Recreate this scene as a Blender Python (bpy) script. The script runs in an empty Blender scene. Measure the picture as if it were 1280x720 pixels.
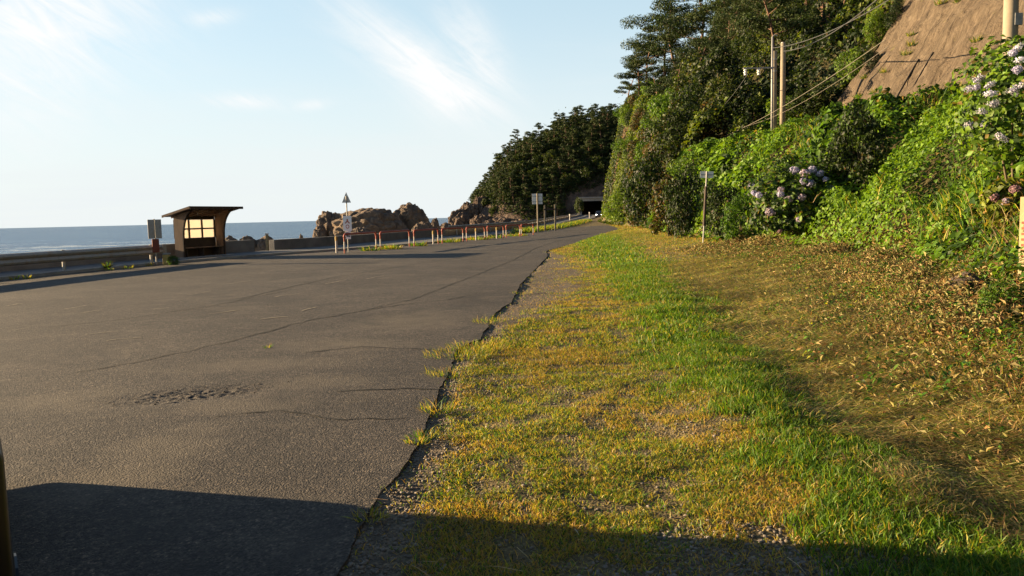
import bpy, bmesh, math, random
import numpy as np
from mathutils import Vector, Matrix, noise as mnoise
from mathutils.geometry import delaunay_2d_cdt

random.seed(7)
RNG = np.random.default_rng(11)
scene = bpy.context.scene
COL = scene.collection
R = math.radians

# ------------------------------------------------------------------ camera
F_PX = 995.0
CAM = Vector((0, 0, 1.6))
_p, _r = R(5.15), R(1.35)
FWD = Vector((0, math.cos(_p), -math.sin(_p)))
_R0 = Vector((1, 0, 0)); _U0 = Vector((0, math.sin(_p), math.cos(_p)))
RIGHT = _R0 * math.cos(_r) - _U0 * math.sin(_r)
UP = _R0 * math.sin(_r) + _U0 * math.cos(_r)
cam = bpy.data.cameras.new('camera'); camo = bpy.data.objects.new('camera', cam); COL.objects.link(camo)
cam.sensor_width = 36; cam.lens = F_PX / 1280 * 36
cam.clip_start = 0.05; cam.clip_end = 200000
M = Matrix((RIGHT, UP, -FWD)).transposed().to_4x4(); M.translation = CAM
camo.matrix_world = M
scene.camera = camo

def ray(px, py):
    d = FWD + RIGHT * ((px - 640) / F_PX) + UP * ((360 - py) / F_PX)
    return d / d.y
def at(px, py, Y): return CAM + ray(px, py) * Y
def gz(px, py, z=0.0):
    d = ray(px, py); return CAM + d * ((z - CAM.z) / d.z)

# ------------------------------------------------------------------ noise
def _hash(ix, iy, s):
    h = (ix.astype(np.int64) * 374761393 + iy.astype(np.int64) * 668265263 + s * 1442695041) & 0xffffffff
    h = ((h ^ (h >> 13)) * 1274126177) & 0xffffffff
    return ((h ^ (h >> 16)) & 0xffff) / 65535.0
def vnoise(x, y, s=0):
    x = np.asarray(x, float); y = np.asarray(y, float)
    ix = np.floor(x); iy = np.floor(y); fx = x - ix; fy = y - iy
    fx = fx * fx * (3 - 2 * fx); fy = fy * fy * (3 - 2 * fy)
    a = _hash(ix, iy, s); b = _hash(ix + 1, iy, s); c = _hash(ix, iy + 1, s); d = _hash(ix + 1, iy + 1, s)
    return (a * (1 - fx) + b * fx) * (1 - fy) + (c * (1 - fx) + d * fx) * fy
def fbm(x, y, s=0, o=4):
    t = 0; a = .5; n = 0
    for i in range(o):
        t = t + a * vnoise(np.asarray(x) * 2 ** i + 17.3 * i, np.asarray(y) * 2 ** i - 9.1 * i, s + i); n += a; a *= .5
    return t / n
def sstep(a, b, x):
    t = np.clip((np.asarray(x, float) - a) / (b - a), 0, 1); return t * t * (3 - 2 * t)

# ------------------------------------------------------------------ terrain profile
WALL = [(-40, -25), (0, -22), (12, -20.6), (24.3, -18.4), (31.7, -16.7), (35.5, -15.95), (38.5, -14.7), (41.5, -13.1), (47.5, -10.9),
        (58, -8.2), (70, -4.1), (92, 0), (125, 4.2), (160, 8.6), (240, 19.6), (300, 26.2), (420, 30)]
KERB = [(-40, -21), (0, -18.8), (12, -17.6), (24.3, -15.6), (31.7, -13.9), (37, -11.8), (42, -9.0), (49.4, -5.2), (60, -2.9), (73.7, 0),
        (97.7, 4.6), (125, 9.3), (160, 15.2), (192, 20.0), (240, 27.0), (300, 34.6), (420, 38)]
TOE = [(-40, 4.0), (0, 4.5), (8, 5.4), (12, 6.9), (16, 8.2), (23, 9.0), (30, 8.7), (40, 8.9), (50, 9.6), (64, 11), (90, 14), (140, 16.2), (150, 17.2),
       (165, 20.5), (200, 32), (300, 66), (420, 90)]
def _pl(tab): 
    a = np.array(tab, float); return lambda y: np.interp(y, a[:, 0], a[:, 1])
wall_x, kerb_x, toe_x = _pl(WALL), _pl(KERB), _pl(TOE)
HILL = {0: [(0, 0), (2, 1.3), (5, 3.4), (10, 4.8), (17, 4.6), (37, 34), (80, 60)],
        20: [(0, 0), (1, .8), (2, 1.8), (3.5, 3.2), (5, 3.9), (8, 4.0), (12.6, 3.9), (32.6, 34), (80, 60)],
        45: [(0, 0), (1, 1.8), (3, 4.0), (5, 4.7), (8, 4.4), (12, 4.0), (32, 34), (80, 60)],
        60: [(0, 0), (1, 2.0), (3, 4.5), (5, 5.8), (9, 6.6), (13, 8.5), (32, 33), (80, 60)],
        75: [(0, 0), (2, 4.5), (4, 7.5), (8, 10), (12, 13), (30, 32), (80, 58)],
        110: [(0, 0), (2, 7), (4, 12), (9, 16), (20, 24), (40, 38), (80, 52)],
        140: [(0, 0), (1, 5), (4, 18.5), (8, 21), (20, 29), (40, 41), (80, 52)]}
HK = sorted(HILL)
def hill_h(d, y):
    d = np.asarray(d, float); y = np.broadcast_to(np.asarray(y, float), d.shape)
    prof = [np.interp(d, *np.array(HILL[k], float).T) for k in HK]
    out = np.where(y <= HK[0], prof[0], prof[-1])
    for i in range(len(HK) - 1):
        t = np.clip((y - HK[i]) / (HK[i + 1] - HK[i]), 0, 1)
        m = (y > HK[i]) & (y <= HK[i + 1])
        out = np.where(m, prof[i] * (1 - t) + prof[i + 1] * t, out)
    return out
def terr(x, y, rough=True):
    x = np.asarray(x, float); y = np.asarray(y, float)
    z = .0072 * np.maximum(0, y - 110)
    tx = toe_x(y)
    fade = 1 - sstep(60, 88, y)
    z = z + .4 * sstep(2.6, tx, np.maximum(x, 2.6)) * fade
    z = z + hill_h(np.maximum(x - tx, 0), y)
    wx = wall_x(y)
    drop = sstep(.5, 3.0, wx - x)
    z = z - drop * (z + 5.2)
    if rough:
        d = x - tx
        amp = .012 + sstep(0.3, 4, d) * .35 + sstep(6, 20, d) * .5
        z = z + (fbm(x * .9, y * .9, 3) - .5) * amp * 2
        land = (d < .3) & (x > kerb_x(y))
        z = z + np.where(land, (fbm(x * 2.2, y * 2.2, 9, 3) - .5) * .05, 0)
    return z
MOUND = [False]
def terr(x, y, rough=True, _base=terr):
    z = _base(x, y, rough)
    if MOUND[0]:
        x = np.asarray(x, float); y = np.asarray(y, float); u = x - band_x(y); k = (y > 1) * (1 - sstep(14, 26, y))
        z = z + k * (.055 * np.exp(-((u + .05) / .55) ** 2) - .030 * np.exp(-((u - 1.0) / .6) ** 2)) * (.5 + fbm(x * .9, y * .9, 171, 3))
    return z
def tz(x, y): return float(terr(np.array([x]), np.array([y]))[0])
def hit(px, py, y0=2.0, y1=200.0, step=.1):
    d = ray(px, py); ys = np.arange(y0, y1, step)
    xs = CAM.x + d.x * ys; zs = CAM.z + d.z * ys
    b = zs - terr(xs, ys) < 0
    i = int(np.argmax(b)) if b.any() else len(ys) - 1
    return Vector((xs[i], ys[i], float(terr(xs[i:i+1], ys[i:i+1])[0])))

# ------------------------------------------------------------------ object helpers
def mesh_np(name, V, polys, mats=(), col=None, smooth=False, mat_idx=None):
    """V (n,3); polys: list of int arrays (m,k)"""
    me = bpy.data.meshes.new(name)
    V = np.asarray(V, np.float32)
    me.vertices.add(len(V)); me.vertices.foreach_set('co', V.ravel())
    polys = [np.asarray(p, np.int32) for p in polys if len(p)]
    nl = sum(p.size for p in polys); npo = sum(len(p) for p in polys)
    me.loops.add(nl); me.loops.foreach_set('vertex_index', np.concatenate([p.ravel() for p in polys]))
    me.polygons.add(npo)
    starts = []; s = 0
    for p in polys:
        k = p.shape[1]; starts.append(s + np.arange(len(p)) * k); s += p.size
    me.polygons.foreach_set('loop_start', np.concatenate(starts).astype(np.int32))
    if mat_idx is not None: me.polygons.foreach_set('material_index', np.asarray(mat_idx, np.int32))
    if smooth: me.polygons.foreach_set('use_smooth', np.ones(npo, bool))
    for m in mats: me.materials.append(m)
    if col is not None:
        ca = me.color_attributes.new('Col', 'FLOAT_COLOR', 'POINT')
        c = np.ones((len(V), 4), np.float32); c[:, :3] = col
        ca.data.foreach_set('color', c.ravel())
    me.update(calc_edges=True)
    return me
def link(name, data, parent=None):
    o = bpy.data.objects.new(name, data); COL.objects.link(o)
    if parent is not None: o.parent = parent
    return o
def tag(o, label=None, cat=None, group=None, kind=None):
    if label: o['label'] = label
    if cat: o['category'] = cat
    if group: o['group'] = group
    if kind: o['kind'] = kind
    return o
def thing(name, label, cat, loc=(0, 0, 0), rz=0, group=None):
    o = link(name, None); o.location = loc; o.rotation_euler = (0, 0, rz)
    return tag(o, label, cat, group)

class MB:
    """collects boxes, tubes and prisms into one mesh"""
    def __init__(s): s.V = []; s.P = []; s.n = 0
    def add(s, V, P):
        V = np.asarray(V, float); s.V.append(V)
        for p in P: s.P.append([i + s.n for i in p])
        s.n += len(V); return s
    def box(s, c, size, M=None):
        x, y, z = [a / 2 for a in size]
        V = np.array([(i, j, k) for k in (-z, z) for j in (-y, y) for i in (-x, x)])
        if M is not None: V = V @ np.array(M.to_3x3()).T
        s.add(V + np.array(c), [(0, 2, 3, 1), (4, 5, 7, 6), (0, 1, 5, 4), (2, 6, 7, 3), (0, 4, 6, 2), (1, 3, 7, 5)]); return s
    def tube(s, pts, rad, n=8, cap=True):
        pts = [Vector(p) for p in pts]; rad = rad if hasattr(rad, '__len__') else [rad] * len(pts)
        V = []; P = []
        prev = None
        for i, p in enumerate(pts):
            t = (pts[min(i + 1, len(pts) - 1)] - pts[max(i - 1, 0)]).normalized()
            u = (prev - t * prev.dot(t)) if prev is not None else t.orthogonal()
            u.normalize(); prev = u; v = t.cross(u)
            for k in range(n):
                a = 2 * math.pi * k / n; V.append(p + (u * math.cos(a) + v * math.sin(a)) * rad[i])
        for i in range(len(pts) - 1):
            for k in range(n):
                P.append((i * n + k, i * n + (k + 1) % n, (i + 1) * n + (k + 1) % n, (i + 1) * n + k))
        if cap: P.append(tuple(range(n))[::-1]); P.append(tuple((len(pts) - 1) * n + k for k in range(n)))
        return s.add([tuple(v) for v in V], P)
    def prism(s, outline, a, b):
        """outline of 3D points, extruded by vector (b) after offset (a)"""
        n = len(outline); a = np.array(a, float); b = np.array(b, float)
        O = np.array([tuple(o) for o in outline], float)
        V = np.vstack([O + a, O + a + b])
        P = [tuple(range(n))[::-1], tuple(range(n, 2 * n))] + [(i, (i + 1) % n, n + (i + 1) % n, n + i) for i in range(n)]
        return s.add(V, P)
    def build(s, name, m, parent=None, bevel=0, smooth=False):
        me = bpy.data.meshes.new(name)
        me.from_pydata([tuple(v) for v in np.vstack(s.V)], [], s.P)
        if bevel or True:
            bm = bmesh.new(); bm.from_mesh(me)
            if bevel:
                es = [e for e in bm.edges if len(e.link_faces) == 2 and e.calc_face_angle(0) > .6]
                bmesh.ops.bevel(bm, geom=es, offset=bevel, segments=2, affect='EDGES', profile=.6, clamp_overlap=True)
            bmesh.ops.recalc_face_normals(bm, faces=bm.faces[:])
            bm.to_mesh(me); bm.free()
        if smooth:
            me.polygons.foreach_set('use_smooth', np.ones(len(me.polygons), bool))
        me.materials.append(m); me.update()
        return link(name, me, parent)

# ------------------------------------------------------------------ materials
def newmat(name):
    m = bpy.data.materials.new(name); m.use_nodes = True
    nt = m.node_tree; b = nt.nodes['Principled BSDF']
    return m, nt, b
def N(nt, typ, **kw):
    n = nt.nodes.new(typ)
    for k, v in kw.items():
        if k in n.inputs.keys(): n.inputs[k].default_value = v
        else: setattr(n, k, v)
    return n
def ramp(nt, fac, stops):
    r = nt.nodes.new('ShaderNodeValToRGB'); e = r.color_ramp.elements
    while len(e) < len(stops): e.new(.5)
    for i, (p, c) in enumerate(stops):
        e[i].position = p; e[i].color = (*c, 1) if len(c) == 3 else c
    nt.links.new(fac, r.inputs[0]); return r.outputs[0]
def mixc(nt, fac, a, b, mode='MIX'):
    n = nt.nodes.new('ShaderNodeMix'); n.data_type = 'RGBA'; n.blend_type = mode
    for sock, v in ((0, fac), (6, a), (7, b)):
        if hasattr(v, 'links') or hasattr(v, 'is_linked'): nt.links.new(v, n.inputs[sock])
        else: n.inputs[sock].default_value = v if sock == 0 else (*v, 1)
    return n.outputs[2]
def mth(nt, op, a, b=None, c=None):
    n = nt.nodes.new('ShaderNodeMath'); n.operation = op
    for i, v in enumerate((a, b, c)):
        if v is None: continue
        if hasattr(v, 'is_linked'): nt.links.new(v, n.inputs[i])
        else: n.inputs[i].default_value = v
    return n.outputs[0]
def tex(nt, scale, detail=4, rough=.55, vec=None, dist=0):
    n = nt.nodes.new('ShaderNodeTexNoise'); n.inputs['Scale'].default_value = scale
    n.inputs['Detail'].default_value = detail; n.inputs['Roughness'].default_value = rough; n.inputs['Distortion'].default_value = dist
    if vec is not None: nt.links.new(vec, n.inputs['Vector'])
    return n.outputs[0]
def objco(nt, scale=None):
    t = nt.nodes.new('ShaderNodeTexCoord')
    if scale is None: return t.outputs['Object']
    m = nt.nodes.new('ShaderNodeMapping'); m.inputs['Scale'].default_value = scale
    nt.links.new(t.outputs['Object'], m.inputs[0]); return m.outputs[0]
def bump(nt, h, strength, dist, b):
    n = nt.nodes.new('ShaderNodeBump'); n.inputs['Strength'].default_value = strength; n.inputs['Distance'].default_value = dist
    nt.links.new(h, n.inputs['Height']); nt.links.new(n.outputs[0], b.inputs['Normal']); return n
def surf(name, c1, c2, scale=3, rough=.8, bscale=40, bstr=.3, bdist=.01, metal=0, spec=.3, c3=None, vscale=None):
    """worn two-tone surface with fine bump"""
    m, nt, b = newmat(name)
    v = objco(nt, vscale)
    n1 = tex(nt, scale, 6, .65, v, .3)
    stops = [(.3, c1), (.7, c2)] if c3 is None else [(.28, c1), (.5, c2), (.72, c3)]
    nt.links.new(ramp(nt, n1, stops), b.inputs['Base Color'])
    b.inputs['Roughness'].default_value = rough; b.inputs['Metallic'].default_value = metal
    b.inputs['Specular IOR Level'].default_value = spec
    bump(nt, tex(nt, bscale, 4, .6, v), bstr, bdist, b)
    return m
def leafmat(name, transl=.4, rough=.55, spec=.25, gain=1.0, tcol=(1.3, 1.25, .5)):
    m, nt, b = newmat(name)
    a = nt.nodes.new('ShaderNodeVertexColor'); a.layer_name = 'Col'
    oi = nt.nodes.new('ShaderNodeObjectInfo')
    hsv = nt.nodes.new('ShaderNodeHueSaturation')
    nt.links.new(a.outputs[0], hsv.inputs['Color'])
    nt.links.new(mth(nt, 'MULTIPLY_ADD', oi.outputs['Random'], .5 * gain, .75 * gain), hsv.inputs['Value'])
    nt.links.new(mth(nt, 'MULTIPLY_ADD', oi.outputs['Random'], -.03, .515), hsv.inputs['Hue'])
    col = hsv.outputs[0]
    nt.links.new(col, b.inputs['Base Color']); b.inputs['Roughness'].default_value = rough
    b.inputs['Specular IOR Level'].default_value = spec
    t = nt.nodes.new('ShaderNodeBsdfTranslucent')
    nt.links.new(mixc(nt, 1.0, col, tcol, 'MULTIPLY'), t.inputs[0])
    mx = nt.nodes.new('ShaderNodeMixShader'); mx.inputs[0].default_value = transl
    nt.links.new(b.outputs[0], mx.inputs[1]); nt.links.new(t.outputs[0], mx.inputs[2])
    nt.links.new(mx.outputs[0], nt.nodes['Material Output'].inputs[0])
    return m

def asphalt_mat():
    m, nt, b = newmat('worn_asphalt')
    v = objco(nt)
    big = tex(nt, .35, 5, .6, v, .4)
    mid = tex(nt, 2.2, 6, .7, v, .3)
    base = ramp(nt, big, [(.3, (.025, .0225, .0215)), (.5, (.040, .0365, .034)), (.72, (.064, .057, .051))])
    base = mixc(nt, mth(nt, 'MULTIPLY', mid, .35), base, (.070, .060, .048))
    vo = N(nt, 'ShaderNodeTexVoronoi', Scale=85.0); nt.links.new(v, vo.inputs['Vector'])
    vcol = ramp(nt, vo.outputs['Color'], [(.15, (.35, .35, .37)), (.5, (.85, .84, .83)), (.82, (1.5, 1.4, 1.28)), (.96, (3.2, 2.9, 2.4))])
    base = mixc(nt, 1.0, base, vcol, 'MULTIPLY')
    g = tex(nt, 38, 3, .6, v)
    base = mixc(nt, .9, base, ramp(nt, g, [(.34, (.42, .42, .44)), (.5, (.95, .94, .93)), (.64, (1.75, 1.68, 1.6))]), 'MULTIPLY')
    base = mixc(nt, .8, base, ramp(nt, tex(nt, 15, 4, .7, v), [(.36, (.62, .62, .63)), (.52, (1, 1, 1)), (.66, (1.45, 1.42, 1.38))]), 'MULTIPLY')
    # pale scuffs lying across the lot
    sv = objco(nt, (.8, 1.5, 1))
    sc = ramp(nt, tex(nt, .9, 7, .75, sv, .5), [(.53, (0, 0, 0)), (.68, (1, 1, 1))])
    base = mixc(nt, mth(nt, 'MULTIPLY', sc, .45), base, (.110, .092, .070))
    dk = ramp(nt, tex(nt, .7, 5, .7, objco(nt, (1, .8, 1)), .8), [(.36, (1, 1, 1)), (.47, (0, 0, 0))])
    base = mixc(nt, mth(nt, 'MULTIPLY', dk, .6), base, (.020, .018, .017))
    dust = None
    for px, py, rx, ry in ((395, 476, .7, .45), (300, 508, .8, .4), (205, 560, .55, .8), (420, 430, 1.3, .9), (150, 595, .5, .5), (85, 500, .9, .7), (330, 455, 1.2, .6), (520, 400, 1.2, 1.6)):
        p = gz(px, py, .03); mp = nt.nodes.new('ShaderNodeMapping'); mp.vector_type = 'POINT'; mp.inputs['Location'].default_value = (-p.x / rx, -p.y / ry, 0); mp.inputs['Scale'].default_value = (1 / rx, 1 / ry, 0)
        nt.links.new(v, mp.inputs[0]); ln = nt.nodes.new('ShaderNodeVectorMath'); ln.operation = 'LENGTH'; nt.links.new(mp.outputs[0], ln.inputs[0])
        q = mth(nt, 'POWER', 2.718, mth(nt, 'MULTIPLY', mth(nt, 'MULTIPLY', ln.outputs['Value'], ln.outputs['Value']), -1.0))
        dust = q if dust is None else mth(nt, 'MAXIMUM', dust, q)
    dn = ramp(nt, mth(nt, 'MULTIPLY', dust, tex(nt, 2.6, 7, .72, v, .6)), [(.22, (0, 0, 0)), (.50, (1, 1, 1))])
    base = mixc(nt, mth(nt, 'MULTIPLY', dn, .42), base, (.120, .100, .074))
    nt.links.new(base, b.inputs['Base Color'])
    b.inputs['Roughness'].default_value = .85; b.inputs['Specular IOR Level'].default_value = .25
    h = mth(nt, 'ADD', mth(nt, 'MULTIPLY', vo.outputs['Distance'], -.7), mth(nt, 'ADD', mth(nt, 'MULTIPLY', g, 1.1), mth(nt, 'MULTIPLY', mid, 1.2)))
    bump(nt, h, .8, .008, b)
    return m
def ground_mat():
    m, nt, b = newmat('verge_soil')
    a = nt.nodes.new('ShaderNodeVertexColor'); a.layer_name = 'Col'
    v = objco(nt)
    vo = N(nt, 'ShaderNodeTexVoronoi', Scale=55.0); nt.links.new(v, vo.inputs['Vector'])
    c = mixc(nt, .7, a.outputs[0], ramp(nt, vo.outputs['Color'], [(.1, (.45, .45, .47)), (.6, (1.0, .98, .95)), (.95, (2.0, 1.9, 1.75))]), 'MULTIPLY')
    n = tex(nt, 9, 6, .7, v)
    c = mixc(nt, .6, c, ramp(nt, n, [(.3, (.5, .5, .5)), (.7, (1.45, 1.4, 1.3))]), 'MULTIPLY')
    nt.links.new(c, b.inputs['Base Color']); b.inputs['Roughness'].default_value = .95; b.inputs['Specular IOR Level'].default_value = .15
    h = mth(nt, 'ADD', mth(nt, 'MULTIPLY', vo.outputs['Distance'], -1.0), mth(nt, 'MULTIPLY', n, 2.0))
    bump(nt, h, .9, .012, b)
    return m
def water_mat():
    m, nt, b = newmat('sea_water')
    v = objco(nt, (.5, 1.0, 1))
    vp = objco(nt)
    b.inputs['Specular IOR Level'].default_value = .10; b.inputs['IOR'].default_value = 1.333
    w1 = tex(nt, .16, 6, .62, v, .6); w2 = tex(nt, .035, 3, .5, v, .3)
    h = mth(nt, 'ADD', mth(nt, 'MULTIPLY', w1, 1.0), mth(nt, 'MULTIPLY', w2, 2.0))
    bump(nt, h, .8, 3.0, b)
    dist = nt.nodes.new('ShaderNodeSeparateXYZ'); nt.links.new(vp, dist.inputs[0])
    # foam: streaky patches, denser close to the shore
    fo = tex(nt, .11, 8, .72, objco(nt, (.35, 1.0, 1)), .6)
    near = nt.nodes.new('ShaderNodeMapRange'); near.inputs['From Min'].default_value = 120; near.inputs['From Max'].default_value = 420
    near.inputs['To Min'].default_value = .13; near.inputs['To Max'].default_value = -.05
    nt.links.new(dist.outputs[1], near.inputs[0])
    fm = ramp(nt, mth(nt, 'ADD', fo, near.outputs[0]), [(.62, (0, 0, 0)), (.70, (1, 1, 1))])
    base = mixc(nt, ramp(nt, tex(nt, .02, 4, .6, v), [(.35, (0, 0, 0)), (.7, (1, 1, 1))]), (.018, .050, .095), (.055, .115, .180))
    b.inputs['Roughness'].default_value = 1; b.inputs['Specular IOR Level'].default_value = 0
    nt.links.new(mixc(nt, fm, base, (.55, .6, .62)), b.inputs['Base Color'])
    gl = nt.nodes.new('ShaderNodeBsdfGlossy'); gl.inputs['Roughness'].default_value = .25; gl.inputs[0].default_value = (.9, .95, 1, 1)
    nb = [n for n in nt.nodes if n.bl_idname == 'ShaderNodeBump'][0]; nt.links.new(nb.outputs[0], gl.inputs['Normal'])
    mx = nt.nodes.new('ShaderNodeMixShader'); nt.links.new(mth(nt, 'MULTIPLY_ADD', fm, -.30, .34), mx.inputs[0]); nt.links.new(b.outputs[0], mx.inputs[1]); nt.links.new(gl.outputs[0], mx.inputs[2])
    nt.links.new(mx.outputs[0], nt.nodes['Material Output'].inputs[0])
    return m
def slope_mat():
    m, nt, b = newmat('sprayed_concrete')
    v = objco(nt)
    c = ramp(nt, tex(nt, .9, 9, .72, v, .8), [(.3, (.070, .053, .037)), (.46, (.115, .087, .060)), (.58, (.150, .116, .081)), (.72, (.20, .162, .118))])
    # run-off streaks down the slope (long in the fall direction)
    sv = N(nt, 'ShaderNodeMapping'); tc = nt.nodes.new('ShaderNodeTexCoord'); nt.links.new(tc.outputs['UV'], sv.inputs[0])
    sv.inputs['Scale'].default_value = (1.6, .10, 1)
    st = tex(nt, 2.0, 6, .7, sv.outputs[0], .35)
    c = mixc(nt, .75, c, ramp(nt, st, [(.32, (.40, .38, .36)), (.45, (.88, .86, .83)), (.58, (1.08, 1.05, 1.02)), (.72, (1.5, 1.46, 1.42))]), 'MULTIPLY')
    sp = ramp(nt, tex(nt, 1.1, 3, .5, v), [(.70, (0, 0, 0)), (.76, (1, 1, 1))])
    c = mixc(nt, mth(nt, 'MULTIPLY', sp, .5), c, (.16, .15, .04))
    nt.links.new(c, b.inputs['Base Color']); b.inputs['Roughness'].default_value = .9; b.inputs['Specular IOR Level'].default_value = .2
    h = mth(nt, 'ADD', mth(nt, 'MULTIPLY', tex(nt, 1.3, 8, .7, v, .4), 1.6), mth(nt, 'MULTIPLY', st, 1.0))
    bump(nt, h, 1.0, .42, b)
    return m
def rock_mat():
    m, nt, b = newmat('shore_rock')
    v = objco(nt)
    c = ramp(nt, tex(nt, .35, 8, .7, v, 1.0), [(.3, (.065, .046, .036)), (.48, (.135, .092, .064)), (.62, (.235, .155, .096)), (.75, (.33, .245, .165))])
    nt.links.new(c, b.inputs['Base Color']); b.inputs['Roughness'].default_value = .9
    h = mth(nt, 'ADD', tex(nt, .9, 8, .75, v, 1.2), mth(nt, 'MULTIPLY', tex(nt, .22, 5, .7, v, .8), 1.5))
    bump(nt, h, 1.0, 1.2, b)
    return m

MT = dict(
    asphalt=asphalt_mat(), ground=ground_mat(), water=water_mat(), slope=slope_mat(), rock=rock_mat(),
    crack=surf('crack_tar', (.005, .005, .005), (.010, .009, .008), 20, .9),
    path=surf('path_asphalt', (.05, .052, .056), (.085, .086, .09), 1.5, .9, 60, .5, .006),
    concrete=surf('weathered_concrete', (.13, .125, .12), (.22, .21, .195), 1.2, .9, 25, .5, .01, c3=(.29, .275, .25)),
    seawall=surf('seawall_concrete', (.075, .072, .072), (.12, .115, .11), .8, .9, 15, .5, .02, c3=(.17, .16, .15)),
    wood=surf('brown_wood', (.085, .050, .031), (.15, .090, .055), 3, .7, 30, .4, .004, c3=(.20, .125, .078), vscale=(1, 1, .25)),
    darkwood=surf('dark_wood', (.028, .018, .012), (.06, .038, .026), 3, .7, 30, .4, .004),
    roofing=surf('roof_sheet', (.07, .05, .045), (.12, .085, .072), 2, .55, 20, .2, .004),
    galv=surf('galvanised_steel', (.15, .15, .145), (.25, .245, .235), 4, .55, 60, .15, .003, .2, c3=(.30, .29, .275)),
    rail=surf('guardrail_steel', (.20, .19, .175), (.30, .285, .26), 3, .6, 30, .2, .003, .3, c3=(.26, .2, .15)),
    rust=surf('rusty_red_steel', (.10, .028, .016), (.19, .055, .03), 5, .8, 50, .4, .003),
    redpaint=surf('faded_red_paint', (.20, .035, .022), (.32, .070, .048), 14, .6, 60, .25, .002, c3=(.14, .05, .03)),
    whitepaint=surf('worn_white_paint', (.22, .20, .185), (.40, .38, .36), 14, .6, 60, .25, .002, c3=(.28, .17, .12)),
    yellowpaint=surf('worn_yellow_paint', (.26, .17, .04), (.36, .25, .07), 10, .6, 50, .2, .002),
    signback=surf('sign_back', (.50, .48, .45), (.64, .62, .58), 6, .6, 60, .1, .002),
    signwhite=surf('sign_white', (.72, .72, .72), (.82, .82, .81), 8, .5, 60, .05, .001),
    signink=surf('sign_dark_ink', (.03, .03, .04), (.06, .055, .06), 8, .5),
    signred=surf('sign_red_ink', (.33, .09, .06), (.42, .13, .08), 8, .5),
    polec=surf('pole_concrete', (.15, .125, .09), (.24, .20, .145), 2, .85, 40, .3, .003),
    wire=surf('black_wire', (.03, .03, .03), (.05, .05, .05), 4, .6),
    palewire=surf('pale_wire', (.10, .09, .07), (.16, .14, .11), 4, .6),
    porcelain=surf('insulator', (.6, .6, .58), (.72, .71, .68), 4, .3),
    stake=surf('boundary_stake', (.17, .13, .065), (.26, .20, .11), 9, .8, 50, .4, .003),
    bark=surf('pine_bark', (.075, .045, .032), (.13, .08, .055), 5, .95, 14, .8, .05, c3=(.19, .10, .065), vscale=(1, 1, .3)),
    stem=surf('shrub_stem', (.06, .045, .025), (.11, .085, .05), 8, .9, 30, .4, .005),
    carpaint=surf('dark_car_paint', (.008, .008, .010), (.013, .013, .015), 2, .35, 5, .0, .001, .2, .5),
    rubber=surf('tyre_rubber', (.012, .012, .012), (.022, .022, .022), 8, .9),
    tunnel=surf('shade_dark_lining', (.03, .03, .03), (.055, .055, .05), .6, .95),  # gloom inside the tunnel is put into this dark colour
    carglass=surf('car_glass', (.01, .012, .014), (.014, .016, .018), 2, .06, 5, 0, .001, 0, .6),
    broken=surf('broken_asphalt', (.03, .026, .023), (.055, .046, .038), 20, .95, 80, .7, .006, c3=(.09, .075, .058)),
    gravel=surf('gravel_stone', (.07, .06, .05), (.13, .11, .09), 14, .9, 90, .4, .003, c3=(.26, .23, .19)),
    leaf=leafmat('broad_leaf', .42), needle=leafmat('pine_needle', .18, .6, .2, 1.0, (1.1, 1.1, .6)), grass=leafmat('grass_blade', .45, .5, .25),
    dryleaf=leafmat('dry_leaf', .2, .8, .1, 1.0, (1.1, 1.0, .8)), petal=leafmat('hydrangea_petal', .3, .7, .1, 1.0, (1, 1, 1)),
)
mfog, ntf, bf = newmat('frosted_panel')      # translucent panes of the shelter
bf.inputs['Base Color'].default_value = (.5, .45, .36, 1); bf.inputs['Roughness'].default_value = .5
_t = ntf.nodes.new('ShaderNodeBsdfTranslucent'); _t.inputs[0].default_value = (.50, .46, .41, 1)
_mx = ntf.nodes.new('ShaderNodeMixShader'); _mx.inputs[0].default_value = .85
ntf.links.new(bf.outputs[0], _mx.inputs[1]); ntf.links.new(_t.outputs[0], _mx.inputs[2]); ntf.links.new(_mx.outputs[0], ntf.nodes['Material Output'].inputs[0])
MT['pane'] = mfog
MT['crag'] = surf('dark_crag', (.034, .026, .022), (.075, .052, .040), .6, .95, .9, 1.0, 1.0, c3=(.14, .092, .062))
mh, nth, bh = newmat('lit_headlight')
bh.inputs['Base Color'].default_value = (.9, .9, .85, 1); bh.inputs['Emission Color'].default_value = (1, .97, .88, 1); bh.inputs['Emission Strength'].default_value = 3.0
MT['lamp'] = mh

# ------------------------------------------------------------------ sun and sky
SUN_AZ = R(-75.5); SUN_EL = R(11.0)
SUNV = Vector((math.sin(SUN_AZ) * math.cos(SUN_EL), math.cos(SUN_AZ) * math.cos(SUN_EL), math.sin(SUN_EL)))
sl = bpy.data.lights.new('sun', 'SUN'); sl.energy = 5.0; sl.angle = R(.5); sl.color = (1.0, .735, .42)
so = link('sun', sl); so.rotation_euler = (-SUNV).to_track_quat('-Z', 'Y').to_euler(); so.location = SUNV * 50
w = bpy.data.worlds.new('World'); scene.world = w; w.use_nodes = True
nt = w.node_tree; bg = nt.nodes['Background']
sky = nt.nodes.new('ShaderNodeTexSky'); sky.sky_type = 'NISHITA'; sky.sun_disc = False
sky.sun_elevation = SUN_EL; sky.sun_rotation = SUN_AZ; sky.air_density = 1.0; sky.dust_density = .25; sky.ozone_density = 1.6; sky.altitude = 0
tc = nt.nodes.new('ShaderNodeTexCoord')
def wdir(px, py): return tuple(ray(px, py).normalized())
sep = nt.nodes.new('ShaderNodeSeparateXYZ'); nt.links.new(tc.outputs['Generated'], sep.inputs[0])
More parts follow.
